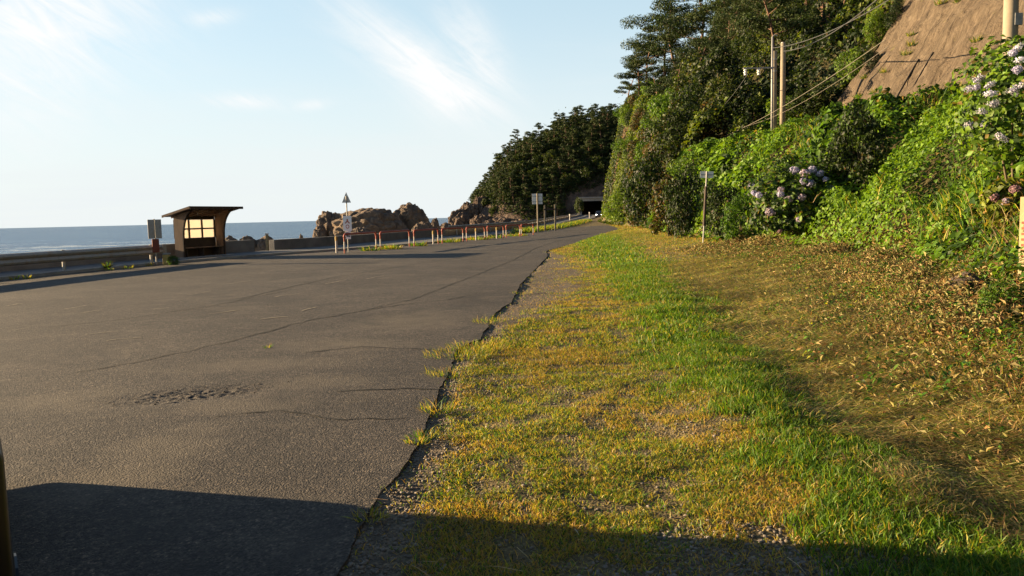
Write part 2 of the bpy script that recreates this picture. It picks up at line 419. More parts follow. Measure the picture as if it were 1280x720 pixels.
def cloud_lobe(c, ax, wid, lng):
    """soft elongated patch on the sky dome around direction c; ax = long axis"""
    c = Vector(c); ax = Vector(ax); ax = (ax - c * ax.dot(c)).normalized(); o = c.cross(ax)
    def dot(v):
        n = nt.nodes.new('ShaderNodeVectorMath'); n.operation = 'DOT_PRODUCT'; nt.links.new(tc.outputs['Generated'], n.inputs[0]); n.inputs[1].default_value = v; return n.outputs['Value']
    u = mth(nt, 'DIVIDE', dot(ax), lng); v = mth(nt, 'DIVIDE', dot(o), wid)
    rr = mth(nt, 'ADD', mth(nt, 'MULTIPLY', u, u), mth(nt, 'MULTIPLY', v, v))
    front = mth(nt, 'GREATER_THAN', dot(c), 0)
    return mth(nt, 'MULTIPLY', mth(nt, 'POWER', 2.718, mth(nt, 'MULTIPLY', rr, -1.0)), front)
def axis(a, b): return tuple(ray(*b).normalized() - ray(*a).normalized())
lobes = [(cloud_lobe(wdir(505, 70), axis((420, 15), (560, 120)), .030, .095), 1.0),
         (cloud_lobe(wdir(560, 118), axis((520, 90), (580, 135)), .028, .04), .9),
         (cloud_lobe(wdir(595, 65), axis((560, 0), (615, 105)), .026, .075), .75),
         (cloud_lobe(wdir(30, 45), axis((0, 75), (100, 20)), .075, .12), 1.25),
         (cloud_lobe(wdir(305, 126), axis((270, 124), (335, 127)), .008, .032), 1.1),
         (cloud_lobe(wdir(385, 132), axis((360, 134), (410, 128)), .006, .022), .6),
         (cloud_lobe(wdir(265, 22), axis((240, 25), (285, 18)), .008, .03), .5)]
mapn = nt.nodes.new('ShaderNodeMapping'); nt.links.new(tc.outputs['Generated'], mapn.inputs[0]); mapn.inputs['Scale'].default_value = (1, 1, 2.6)
rotn = nt.nodes.new('ShaderNodeMapping'); nt.links.new(tc.outputs['Generated'], rotn.inputs[0]); rotn.inputs['Rotation'].default_value = (0, R(-38), 0)
strn = nt.nodes.new('ShaderNodeMapping'); nt.links.new(rotn.outputs[0], strn.inputs[0]); strn.inputs['Scale'].default_value = (1.0, 1.0, 5.5)
cn = mth(nt, 'MULTIPLY_ADD', tex(nt, 6.0, 9, .66, strn.outputs[0], 1.2), .65, mth(nt, 'MULTIPLY', tex(nt, 5.5, 9, .62, mapn.outputs[0], .7), .35))
tot = None
for l, g in lobes:
    l = mth(nt, 'MULTIPLY', l, g); tot = l if tot is None else mth(nt, 'ADD', tot, l)
wisp = mth(nt, 'MULTIPLY', tot, mth(nt, 'MULTIPLY_ADD', cn, 4.2, -1.45))
m2 = nt.nodes.new('ShaderNodeMapping'); nt.links.new(tc.outputs['Generated'], m2.inputs[0]); m2.inputs['Scale'].default_value = (1, 1, 9)
veil = ramp(nt, tex(nt, 2.2, 7, .6, m2.outputs[0], .6), [(.45, (0, 0, 0)), (.8, (1, 1, 1))])
low = nt.nodes.new('ShaderNodeMapRange'); nt.links.new(sep.outputs[2], low.inputs[0]); low.inputs['From Min'].default_value = 0.0; low.inputs['From Max'].default_value = .30
low.inputs['To Min'].default_value = .75; low.inputs['To Max'].default_value = .12
hz = nt.nodes.new('ShaderNodeMapRange'); nt.links.new(sep.outputs[2], hz.inputs[0]); hz.inputs['From Min'].default_value = -.02; hz.inputs['From Max'].default_value = .30; hz.inputs['To Min'].default_value = .96; hz.inputs['To Max'].default_value = .16; hz.interpolation_type = 'SMOOTHSTEP'
zen = nt.nodes.new('ShaderNodeMapRange'); nt.links.new(sep.outputs[2], zen.inputs[0]); zen.inputs['From Min'].default_value = .28; zen.inputs['From Max'].default_value = .50; zen.inputs['To Min'].default_value = 1; zen.inputs['To Max'].default_value = 0
cl = mth(nt, 'ADD', mth(nt, 'MULTIPLY', wisp, .2), mth(nt, 'ADD', hz.outputs[0], mth(nt, 'MULTIPLY', veil, mth(nt, 'MULTIPLY', low.outputs[0], .3))))
clc = nt.nodes.new('ShaderNodeClamp'); nt.links.new(mth(nt, 'MULTIPLY', cl, zen.outputs[0]), clc.inputs[0])
CLOUD = (3.75, 3.98, 4.02)
wc = nt.nodes.new('ShaderNodeClamp'); nt.links.new(mth(nt, 'MULTIPLY', wisp, .95), wc.inputs[0])
skyc = mixc(nt, wc.outputs[0], mixc(nt, clc.outputs[0], mixc(nt, mth(nt, 'MULTIPLY', zen.outputs[0], .55), sky.outputs[0], (2.75, 3.8, 4.25)), CLOUD), (4.35, 4.4, 4.4))
nt.links.new(skyc, bg.inputs[0]); bg.inputs[1].default_value = .05

vs = scene.view_settings
scene.display_settings.display_device = 'sRGB'
vs.view_transform = 'Standard'; vs.look = 'None'; vs.exposure = 2.2; vs.gamma = 1; vs.use_curve_mapping = False
scene.cycles.use_denoising = True
try: scene.cycles.denoiser = 'OPENIMAGEDENOISE'
except Exception: pass
scene.cycles.max_bounces = 6; scene.cycles.transparent_max_bounces = 4
scene.cycles.diffuse_bounces = 3; scene.cycles.glossy_bounces = 2; scene.cycles.transmission_bounces = 3
scene.render.use_persistent_data = False

# ------------------------------------------------------------------ ground, sea
def frange(*segs):
    out = []
    for a, b, s in segs: out += list(np.arange(a, b, s))
    return np.array(out + [segs[-1][1]])
EDGE_PX = [(420, 720), (450, 660), (485, 610), (520, 560), (545, 500), (558, 470), (572, 434), (600, 424), (620, 390), (640, 377), (650, 357), (665, 340), (685, 320), (682, 314),
           (715, 305), (752, 297), (776, 291.5), (774, 286), (765, 282.5), (750, 282), (715, 284.3), (690, 287.5), (665, 291), (640, 293.5)]
EDGE = [gz(px, py, .02) for px, py in EDGE_PX]
edge_near = sorted([(e.y, e.x) for e in EDGE[:13]] + [(-40, -1.8), (0, -1.25)])
edge_x = _pl(edge_near)
BAND_PX = [(748, 300), (790, 335), (838, 385), (872, 430), (905, 480), (965, 545), (1045, 605), (1110, 655), (1200, 720)]
BAND = sorted([(hit(*p).y, hit(*p).x) for p in BAND_PX] + [(0, 2.9)])
band_x = _pl(BAND); MOUND[0] = True
def verge_weights(x, y):
    """green band, hay, dry weeds near the bank, gravel along the asphalt"""
    n1 = fbm(x * .8, y * .8, 21); n2 = fbm(x * .35, y * .35, 31)
    bx = band_x(y) + (n1 - .5) * 1.1 + (fbm(x * 2.6, y * 2.6, 23, 3) - .5) * 1.2; hw = np.interp(y, [2, 6, 12, 25, 50], [.36, .46, .58, .8, 1.1])
    green = (1 - sstep(.2, 1.7, np.abs(x - bx) / hw)) * (.45 + .55 * sstep(.35, .55, fbm(x * 1.7, y * 1.7, 24, 3)))
    t = toe_x(y)
    right = sstep(-.1, .5, x - bx - hw * .6)
    nearw = 1 - .8 * sstep(15, 27, y)
    dryw = nearw * sstep(-2.0, -.4, x - t + (n1 - .5) * 1.6) * right
    hay = right * (1 - dryw) * nearw
    ex = edge_x(y)
    gw = np.interp(y, [2, 4, 7, 10, 13, 22, 27, 40], [.42, .32, .22, .25, .8, 2.0, .8, .2])
    grav = 1 - sstep(.45, 1.25, (x - ex) / gw + (n1 - .5) * 1.1)
    patch = (1 - sstep(.4, 1.0, np.hypot(x - 1.0, (y - 3.15)) / .75 + (n1 - .5))) 
    grav = np.maximum(grav, patch * .8) * (x < bx + .3)
    return green, hay, dryw, grav, n1, n2
xs = frange((-60, -30, 3), (-30, -4, .7), (-4, 14, .11), (14, 40, .6), (40, 150, 4)); ys = frange((-60, 1.5, 3), (1.5, 22, .11), (22, 60, .4), (60, 160, 1.0), (160, 480, 5))
X, Y = np.meshgrid(xs, ys); 
Z = terr(X, Y)
# the ground lies a little lower under the asphalt sheet
under = (X < edge_x(np.minimum(Y, 26)) - .16) & (Y < 112) & (X > kerb_x(Y) - .2)
Z = Z - np.where(under, .035, 0)
nx, ny = len(xs), len(ys)
V = np.stack([X.ravel(), Y.ravel(), Z.ravel()], 1)
idx = np.arange(nx * ny).reshape(ny, nx)
Q = np.stack([idx[:-1, :-1].ravel(), idx[:-1, 1:].ravel(), idx[1:, 1:].ravel(), idx[1:, :-1].ravel()], 1)
g, h_, dw, gr, n1, n2 = verge_weights(X.ravel(), Y.ravel())
c_soil = np.array((.110, .088, .045)); c_green = np.array((.05, .065, .016)); c_hay = np.array((.10, .085, .032)); c_dry = np.array((.095, .06, .03)); c_grav = np.array((.115, .095, .075))
def lerp(a, b, t): return a + (b - a) * t[:, None]
C = np.repeat(c_soil[None], len(V), 0) * (.7 + .6 * n2[:, None])
C = lerp(C, c_hay, h_); C = lerp(C, c_dry, dw); C = lerp(C, c_green, g); C = lerp(C, c_grav, gr * .9)
dd = X.ravel() - toe_x(Y.ravel())
hillm = sstep(0.2, 1.5, dd)
C = lerp(C, np.array((.045, .040, .018)), hillm)
C = lerp(C, np.array((.10, .06, .038)), hillm * sstep(.50, .62, fbm(X.ravel() * .12, Y.ravel() * .12, 77)) * sstep(62, 75, Y.ravel()))
gm = link('ground', mesh_np('ground', V, [Q], [MT['ground']], C, smooth=True)); tag(gm, kind='structure')

b_ = MB(); S_ = 60000
b_.add([(-S_, -S_, -4), (S_, -S_, -4), (S_, S_, -4), (-S_, S_, -4)], [(0, 1, 2, 3)])
tag(b_.build('sea', MT['water']), kind='structure')

# ------------------------------------------------------------------ asphalt lot
def poly_sheet(name, outline, zfun, thick, mat, spacing_fn, npts, bb, parent=None):
    """filled sheet with a jittered interior, undulating top and a skirt"""
    O = [Vector((p[0], p[1])) for p in outline]; n = len(O)
    xsO = np.array([p.x for p in O]); ysO = np.array([p.y for p in O])
    P = np.stack([RNG.uniform(bb[0], bb[1], npts), bb[2] + (bb[3] - bb[2]) * RNG.random(npts) ** spacing_fn], 1)
    inside = np.zeros(len(P), bool); j = n - 1
    for i in range(n):
        xi, yi, xj, yj = xsO[i], ysO[i], xsO[j], ysO[j]
        c = ((yi > P[:, 1]) != (yj > P[:, 1])) & (P[:, 0] < (xj - xi) * (P[:, 1] - yi) / ((yj - yi) if yj != yi else 1e-9) + xi)
        inside ^= c; j = i
    u_ = RNG.normal(0, 1, (4200, 2)); Pp = np.stack([POT.x + u_[:, 0] * .55, POT.y + u_[:, 1] * .32 + u_[:, 0] * .12], 1)
    pts = O + [Vector((float(a), float(b))) for a, b in P[inside]] + [Vector((float(a), float(b))) for a, b in Pp]
    vo, eo, fo, *_ = delaunay_2d_cdt(pts, [(i, (i + 1) % n) for i in range(n)], [], 1, 1e-5)
    me = bpy.data.meshes.new(name); xy = np.array([(v.x, v.y) for v in vo])
    zz = zfun(xy[:, 0], xy[:, 1])
    bm = bmesh.new(); bv = [bm.verts.new((a, b, c)) for (a, b), c in zip(xy, zz)]
    for f in fo:
        try: bm.faces.new([bv[i] for i in f])
        except ValueError: pass
    for v in [v for v in bm.verts if not v.link_faces]: bm.verts.remove(v)
    bmesh.ops.recalc_face_normals(bm, faces=bm.faces[:])
    if sum(f.normal.z for f in bm.faces) < 0: bmesh.ops.reverse_faces(bm, faces=bm.faces[:])
    for f in bm.faces: f.smooth = True
    be = [(e.verts[0].co.copy(), e.verts[1].co.copy()) for e in bm.edges if len(e.link_faces) == 1]
    for a, b in be:
        q = [bm.verts.new(c) for c in (a, b, b - Vector((0, 0, thick)), a - Vector((0, 0, thick)))]; bm.faces.new(q).smooth = False
    bm.to_mesh(me); bm.free(); me.materials.append(mat)
    return link(name, me, parent)
def densify(P, step, amp, closed=True, seed=5):
    out = []; n = len(P)
    rr = random.Random(seed)
    for i in range(n if closed else n - 1):
        a = Vector(P[i][:2]); b = Vector(P[(i + 1) % n][:2]); L = (b - a).length; k = max(1, int(L / step))
        t = (b - a).normalized(); nr = Vector((-t.y, t.x))
        for q in range(k):
            p = a + (b - a) * q / k
            o = (mnoise.noise(Vector((p.x * 1.7, p.y * 1.7, seed))) * amp + mnoise.noise(Vector((p.x * 6, p.y * 6, seed))) * amp * .55 + rr.uniform(-1, 1) * amp * .12)
            out.append(p + nr * o)
    return out
kerb_pts = [Vector((float(kerb_x(y)), y)) for y in np.arange(-30, 72, 1.5)]
right_pts = [Vector((-1.9, -30)), Vector((-1.6, -8)), Vector((-1.2, 0))] + [Vector((e.x, e.y)) for e in EDGE]
right_d = densify(right_pts, .07, .035, closed=False)
far_i = [i for i, p in enumerate(right_d) if p.y > 45]
outline = [p for p in right_d] + kerb_pts[::-1]
POT = gz(238, 493, .03)
def lot_z(x, y):
    z = .022 + (fbm(x * .22, y * .22, 41, 3) - .5) * .034 + (fbm(x * 1.1, y * 1.1, 45, 3) - .5) * .007
    u = (x - POT.x) * .8 + (y - POT.y) * .35; v = -(x - POT.x) * .35 + (y - POT.y) * .9
    ap = np.exp(-((u / .62) ** 2 + (v / .30) ** 2) ** 1.6)
    z = z - ap * .016 + ap * ((np.abs(fbm(x * 11, y * 13, 3, 3) - .5) * 2) ** .7 - .45) * .026
    return z + .0072 * np.maximum(0, y - 110)
def in_lot(x, y):
    ox = np.array([p.x for p in outline]); oy = np.array([p.y for p in outline]); ins = np.zeros(x.shape, bool); j = len(ox) - 1
    for i in range(len(ox)):
        if oy[i] != oy[j]: ins ^= ((oy[i] > y) != (oy[j] > y)) & (x < (ox[j] - ox[i]) * (y - oy[i]) / (oy[j] - oy[i]) + ox[i])
        j = i
    return ins
_m = gm.data; _co = np.empty(len(_m.vertices) * 3, np.float32); _m.vertices.foreach_get('co', _co); _co = _co.reshape(-1, 3)
_far = in_lot(_co[:, 0], _co[:, 1]) & (_co[:, 1] > 22); _co[_far, 2] = np.minimum(_co[_far, 2] - .06, -.05 + .0072 * np.maximum(0, _co[_far, 1] - 110)); _m.vertices.foreach_set('co', _co.ravel()); _m.update()
lot = poly_sheet('parking_lot', outline, lot_z, .12, MT['asphalt'], 1.8, 26000, (-20, 15, 0, 112))
tag(lot, kind='structure')

def ribbon(name, pts, w, parent, mat, jag=.05, seed=0):
    P = [Vector((p[0], p[1])) for p in pts]; out = []
    for i in range(len(P) - 1):
        k = max(2, int((P[i + 1] - P[i]).length / .06))
        for q in range(k): out.append(P[i].lerp(P[i + 1], q / k))
    V = []; F = []
    for i, p in enumerate(out):
        t = (out[min(i + 1, len(out) - 1)] - out[max(i - 1, 0)]).normalized(); nrm = Vector((-t.y, t.x))
        c = p + nrm * (mnoise.noise(Vector((p.x * 3, p.y * 3, seed))) * jag + mnoise.noise(Vector((p.x * 14, p.y * 14, seed))) * jag * .4)
        ww = w * (.35 + abs(mnoise.noise(Vector((p.x * 4, p.y * 4, seed + 9)))) * 1.6)
        for sgn in (-1, 1):
            q = c + nrm * ww * sgn; V.append((q.x, q.y))
        if i: F.append((2 * i - 2, 2 * i - 1, 2 * i + 1, 2 * i))
    V = np.array(V); z = lot_z(V[:, 0], V[:, 1]) + .005
    return link(name, mesh_np(name, np.column_stack([V, z]), [np.array(F)], [mat]), parent)
for k, (pl, wd) in enumerate([([(95, 465), (180, 450), (290, 425), (380, 400), (450, 388), (520, 372), (590, 345), (640, 325)], .014),
                              ([(450, 388), (500, 380), (560, 374), (590, 368)], .012), ([(552, 486), (500, 484), (440, 487), (412, 490)], .016),
                              ([(300, 372), (420, 345), (520, 330), (600, 318)], .02), ([(60, 408), (150, 398), (270, 380), (360, 362)], .012), ([(380, 440), (450, 432), (540, 436), (566, 440)], .010), ([(270, 520), (350, 512), (430, 524), (520, 520)], .007), ([(640, 325), (670, 310), (700, 300)], .03)]):
    ribbon('crack', [gz(px, py, .035) for px, py in pl], wd * 1.7, lot, MT['crack'], .06, k)

MT['scuff'] = surf('pale_scuff', (.10, .085, .065), (.19, .16, .12), 30, .9, 60, .4, .003)
for k, (px, py, L_) in enumerate(((130, 415, 46), (158, 423, 50), (280, 389, 40), (345, 396, 40), (210, 384, 34), (95, 384, 30), (22, 380, 24), (360, 368, 34), (250, 366, 30), (118, 388, 26), (300, 352, 30), (420, 352, 26), (30, 410, 26), (470, 346, 24), (385, 386, 20))):
    ribbon('scuff_mark', [gz(px - L_ / 2, py + 2.5, .025), gz(px, py, .025), gz(px + L_ / 2, py - 1.0 - k % 3, .025)], .022 + .006 * (k % 4), lot, MT['scuff'], .05, 60 + k)
# broken patch: lumps of loosened asphalt
def stones(n, posf, size, flat=.6, seed=0, colf=None):
    ico = bmesh.new(); bmesh.ops.create_icosphere(ico, subdivisions=1, radius=1)
    bv = np.array([v.co[:] for v in ico.verts]); bf_ = np.array([[v.index for v in f.verts] for f in ico.faces]); ico.free()
    rg = np.random.default_rng(seed); P = posf(n, rg); n = len(P)
    s = size[0] + (size[1] - size[0]) * rg.random(n) ** 2.2
    sc = np.stack([s * rg.uniform(.7, 1.3, n), s * rg.uniform(.7, 1.3, n), s * flat * rg.uniform(.6, 1.2, n)], 1)
    a = rg.uniform(0, 6.28, n); ca, sa = np.cos(a), np.sin(a)
    j = bv[None] * (1 + rg.uniform(-.28, .28, (n, len(bv), 1))) * sc[:, None]
    x = j[..., 0] * ca[:, None] - j[..., 1] * sa[:, None]; y = j[..., 0] * sa[:, None] + j[..., 1] * ca[:, None]
    Vv = np.stack([x, y, j[..., 2]], -1) + P[:, None]
    Fv = bf_[None] + (np.arange(n) * len(bv))[:, None, None]
    return Vv.reshape(-1, 3), Fv.reshape(-1, 3)
def pot_pos(n, rg):
    u = rg.normal(0, .34, n); v = rg.normal(0, .10, n) + u * .28
    x = POT.x + u; y = POT.y + v * 1.6
    return np.stack([x, y, lot_z(x, y) + .004], 1)
Vs, Fs = stones(70, pot_pos, (.003, .012), .5, 4)
link('loosened_asphalt', mesh_np('loosened_asphalt', Vs, [Fs], [MT['broken']]), lot)['kind'] = 'stuff'

# ------------------------------------------------------------------ coast path, kerb
ysr = np.concatenate([np.arange(-30, 120, 2.0), np.arange(120, 302, 6.0)])
wxr, kxr = wall_x(ysr), kerb_x(ysr)
zr_ = .10 + .0072 * np.maximum(0, ysr - 110)
V = np.concatenate([np.column_stack([wxr - .1, ysr, zr_]), np.column_stack([kxr - .14, ysr, zr_])]); n = len(ysr); i = np.arange(n - 1)
tag(link('coast_path', mesh_np('coast_path', V, [np.stack([i, n + i, n + i + 1, i + 1], 1)], [MT['path']])), kind='structure')
kb = MB()
for a in range(len(ysr) - 1):
    if ysr[a] > 76: break
    p0 = Vector((kxr[a], ysr[a], 0)); p1 = Vector((kxr[a + 1], ysr[a + 1], 0)); t = (p1 - p0); nr = Vector((-t.y, t.x, 0)).normalized() * .14
    if ysr[a] < -28: continue
    q = [p0, p1 - t * .006, p1 - t * .006 + nr, p0 + nr]
    kb.prism([Vector((c.x, c.y, -.08)) for c in q], (0, 0, 0), (0, 0, .20))
tag(kb.build('kerb', MT['concrete'], bevel=.008), kind='structure')

# ------------------------------------------------------------------ seawall
def wall_run(y0, y1, h, thick=.35, step=2.0, zb=-.3):
    m = MB(); ysw = list(np.arange(y0, y1, step)) + [y1]
    L = []; 
    for k, y in enumerate(ysw):
        x = float(wall_x(y)); t = Vector((float(wall_x(y + .5) - wall_x(y - .5)), 1, 0)).normalized(); nr = Vector((-t.y, t.x, 0))
        z = .0072 * max(0, y - 110)
        L.append([(x, y, zb + z), (x, y, h + z), (x + nr.x * thick, y + nr.y * thick, h + z), (x + nr.x * thick, y + nr.y * thick, zb - 1.5 + z)])
    V = [p for q in L for p in q]; P = [(0, 1, 2, 3), tuple(4 * (len(L) - 1) + c for c in (3, 2, 1, 0))]
    for k in range(len(L) - 1):
        for c in range(4): P.append((4 * k + c, 4 * k + 4 + c, 4 * k + 4 + (c + 1) % 4, 4 * k + (c + 1) % 4))
    return m.add(V, P)
tag(wall_run(6, 41.2, .70).build('seawall', MT['seawall'], bevel=.02), 'low dark concrete seawall stretching from behind the guardrail to behind the shelter', 'wall', 'seawall sections')
tag(wall_run(42.7, 96, .64).build('seawall', MT['seawall'], bevel=.02), 'low dark concrete seawall behind the red and white hoop barriers', 'wall', 'seawall sections')
tag(wall_run(96.3, 296, .5).build('seawall', MT['seawall'], bevel=.02), 'far seawall under the guardrail curving towards the tunnel', 'wall', 'seawall sections')
# gap post and pier
p = Vector((float(wall_x(41.9)) + .15, 41.9, .1))
t = thing('wooden_post', 'weathered pale post standing in the gap of the seawall', 'post', p)
MB().box((0, 0, .42), (.12, .12, .86)).build('post_shaft', MT['stake'], t, .012); MB().box((0, 0, .88), (.16, .16, .06)).build('post_cap', MT['whitepaint'], t, .01)

# ------------------------------------------------------------------ guardrails
def wprofile():
    return [(0, .0), (.05, .03), (.075, .08), (.05, .13), (.015, .165), (.05, .20), (.075, .25), (.05, .30), (0, .33)]
def rail_beam(P, z0, hgt, name, parent, mat, zf=lambda p: 0):
    m = MB(); prof = wprofile(); V = []; F = []
    for i, p in enumerate(P):
        t = (P[min(i + 1, len(P) - 1)] - P[max(i - 1, 0)]).normalized(); nr = Vector((t.y, -t.x, 0))
        for sgn, back in ((1, 0), (1, 1)):
            for o, z in (prof if not back else prof[::-1]):
                q = p + nr * (o - (.012 if back else 0)); V.append((q.x, q.y, z0 + z / .33 * hgt + zf(p)))
    k = 2 * len(prof)
    for i in range(len(P) - 1):
        for j in range(k): F.append((i * k + j, i * k + (j + 1) % k, (i + 1) * k + (j + 1) % k, (i + 1) * k + j))
    F.append(tuple(range(k))); F.append(tuple((len(P) - 1) * k + j for j in range(k))[::-1])
    m.add(V, F); return m.build(name, mat, parent)
root = thing('guardrail', 'grey steel guardrail with corrugated beam along the kerb, ending beside the bus shelter', 'guardrail', (float(kerb_x(25)), 25, 0))
def loc_to(root, pts): 
    o = root.location; return [Vector((p[0], p[1], p[2] if len(p) > 2 else 0)) - Vector(o) for p in pts]
gy = np.arange(8, 32.6, 1.0)
P = loc_to(root, [(float(kerb_x(y)) - .25, y, 0) for y in gy])
rail_beam(P, .42, .38, 'beam', root, MT['rail'])
for y in (11.2, 15.2, 19.2, 23.2, 27.2, 31.6):
    q = Vector((float(kerb_x(y)) - .36, y, 0)) - root.location
    MB().tube([(q.x, q.y, -.1), (q.x, q.y, .82)], .057, 12).build('rail_post', MT['galv'], root, smooth=False)
    MB().box((q.x + .06, q.y, .61), (.08, .10, .26)).build('bracket', MT['darkwood'], root, .006)
e = P[-1]; MB().box((e.x + .02, e.y + .16, .61), (.10, .34, .40)).build('end_plate', MT['rail'], root, .03)

root = thing('guardrail', 'long thin guardrail on top of the far seawall below the wooded headland', 'guardrail', (float(wall_x(120)), 120, 0))
gy = np.concatenate([np.arange(66, 110, 3.), np.arange(110, 288, 6.)])
P = loc_to(root, [(float(wall_x(y)) + .3, y, 0) for y in gy])
zf = lambda q: .0072 * max(0, q.y + 120 - 110)
rail_beam(P, .62, .34, 'beam', root, MT['rail'], zf)
for y in np.arange(68, 286, 6.0):
    q = Vector((float(wall_x(y)) + .2, y, 0)) - root.location; zz = .0072 * max(0, y - 110)
    MB().tube([(q.x, q.y, zz), (q.x, q.y, zz + .95)], .06, 8).build('rail_post', MT['galv'], root)

# ------------------------------------------------------------------ bus shelter
SH = Vector((-13.72, 34.4, .10))        # front left corner of the roof, on the ground
ux = Vector((.30, .954, 0)).normalized(); un = Vector((ux.y, -ux.x, 0))      # along the shelter / out towards the road
sh = thing('bus_shelter', 'small brown wooden bus shelter with sloping roof, glowing windows and bench by the sea', 'bus shelter', SH, 0)
def S(a, d, z): v = ux * a - un * d; return Vector((v.x, v.y, z))    # a along, d depth behind the front edge
Lr, Dr, ZF, ZB = 3.6, 1.52, 2.22, 1.85
roofz = lambda d: ZF - (ZF - ZB) * d / Dr
m = MB(); m.prism([S(0, 0, ZF), S(Lr, 0, ZF), S(Lr, Dr, ZB), S(0, Dr, ZB)], (0, 0, -.035), (0, 0, .06)); rf = m.build('roof', MT['roofing'], sh, .01)
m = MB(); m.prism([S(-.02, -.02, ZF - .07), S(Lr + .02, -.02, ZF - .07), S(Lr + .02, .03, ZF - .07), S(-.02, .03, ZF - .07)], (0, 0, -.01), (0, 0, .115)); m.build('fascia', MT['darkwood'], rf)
m = MB(); m.prism([S(-.03, .04, ZF - .05), S(.02, .04, ZF - .05), S(.02, Dr, ZB - .05), S(-.03, Dr, ZB - .05)], (0, 0, -.01), (0, 0, .10)); m.build('verge_board', MT['wood'], rf)
m = MB()
for a in np.linspace(.5, Lr - .5, 7): m.prism([S(a - .03, .1, roofz(.1) - .037), S(a + .03, .1, roofz(.1) - .037), S(a + .03, Dr - .06, roofz(Dr - .06) - .037), S(a - .03, Dr - .06, roofz(Dr - .06) - .037)], (0, 0, -.07), (0, 0, .065))
m.build('rafters', MT['wood'], rf)
db = 1.26                                                    # back wall depth
def side_wall(a, name):
    pr = [(db, 0), (.78, 0)] + [(.78 - .70 * (1 - math.cos(t)) , .95 + (roofz(.1) - .06 - .95) * math.sin(t)) for t in np.linspace(0, math.pi / 2, 11)] + [(db, roofz(db) - .06)]
    m = MB(); O = [S(a, d, z) for d, z in pr]; m.prism(O, tuple(-ux * .035), tuple(ux * .07)); o = m.build(name, MT['wood'], sh)
    m = MB(); rim = pr[1:-1]
    for (d0, z0), (d1, z1) in zip(rim[:-1], rim[1:]):
        m.prism([S(a, d0, z0), S(a, d1, z1), S(a, d1 + .05, z1 - .02), S(a, d0 + .05, z0)], tuple(-ux * .05), tuple(ux * .10))
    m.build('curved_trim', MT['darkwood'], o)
side_wall(.42, 'side_wall'); side_wall(Lr - .42, 'side_wall')
a0, a1 = .46, Lr - .46
# back wall: low board part, header, mullions around six panes
m = MB(); bt = .05
def bw(aa, ab, za, zb, dd=0): m.prism([S(aa, db - dd, za), S(ab, db - dd, za), S(ab, db + bt, za), S(aa, db + bt, za)], (0, 0, 0), (0, 0, zb - za))
bw(a0, a1, 0, .86); bw(a0, a1, 1.68, roofz(db) - .07)
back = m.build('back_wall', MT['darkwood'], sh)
cols = np.linspace(a0 + .02, a1 - .02, 4)
m = MB()
for a in cols: m.prism([S(a - .05, db - .01, .862), S(a + .05, db - .01, .862), S(a + .05, db + .06, .862), S(a - .05, db + .06, .862)], (0, 0, 0), (0, 0, .816))
for k in range(3):
    m.prism([S(cols[k] + .052, db, 1.24), S(cols[k + 1] - .052, db, 1.24), S(cols[k + 1] - .052, db + .05, 1.24), S(cols[k] + .052, db + .05, 1.24)], (0, 0, 0), (0, 0, .06))
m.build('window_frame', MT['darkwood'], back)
for k in range(3):
    for za, zb in ((.866, 1.236), (1.304, 1.676)):
        m = MB(); m.prism([S(cols[k] + .054, db + .02, za), S(cols[k + 1] - .054, db + .02, za), S(cols[k + 1] - .054, db + .032, za), S(cols[k] + .054, db + .032, za)], (0, 0, 0), (0, 0, zb - za)); m.build('window_pane', MT['pane'], back)
m = MB(); m.prism([S(a0 + .02, db - .42, .40), S(a1 - .02, db - .42, .40), S(a1 - .02, db - .02, .40), S(a0 + .02, db - .02, .40)], (0, 0, 0), (0, 0, .045)); bn = m.build('bench', MT['wood'], sh, .008)
for a in (a0 + .25, (a0 + a1) / 2, a1 - .25):
    MB().prism([S(a - .03, db - .38, 0), S(a + .03, db - .38, 0), S(a + .03, db - .08, 0), S(a - .03, db - .08, 0)], (0, 0, 0), (0, 0, .40)).build('bench_leg', MT['darkwood'], bn)
for a in (1.1, 2.6): MB().tube([S(a, .55, roofz(.55) - .1), S(a, .55, roofz(.55) - .22)], .018, 8).build('hook', MT['galv'], rf)
m = MB(); m.prism([S(.2, .45, -.12), S(Lr - .2, .45, -.12), S(Lr - .2, db + .12, -.12), S(.2, db + .12, -.12)], (0, 0, 0), (0, 0, .145)); m.build('floor_slab', MT['concrete'], sh, .01)

# ------------------------------------------------------------------ bus stop sign, end block, shrub
def face_cam(p, extra=0): return math.atan2(-p[0], p[1]) + extra
def W_H(px0, px1, Y): return (px1 - px0) / F_PX * Y
p = gz(196, 331, .03)
bs = thing('bus_stop_sign', 'bus stop sign with two weathered grey boards over a rust red timetable box', 'sign', (p.x, p.y, .02), face_cam(p) + .12)
Yb = p.y
MB().tube([(0, 0, -.1), (0, 0, 1.80)], .032, 10).build('post', MT['galv'], bs)
MB().box((-.128, -.05, 1.41), (.235, .025, .74)).build('board', MT['rail'], bs, .006)
MB().box((.128, -.05, 1.41), (.235, .025, .74)).build('board', MT['rail'], bs, .006)
MB().box((0, -.04, .76), (.25, .09, .53)).build('timetable_box', MT['rust'], bs, .01)
p = gz(203.5, 331.5, .03)
t = thing('concrete_block', 'stubby ochre concrete block between the bus stop sign and the shelter', 'block', (p.x + .05, p.y + .25, 0), .2)
MB().box((0, 0, .21), (.24, .26, .44)).build('block_body', MT['yellowpaint'], t, .03); MB().box((.02, 0, .455), (.26, .28, .05)).build('block_cap', MT['concrete'], t, .01)  # whole block body in one ochre material

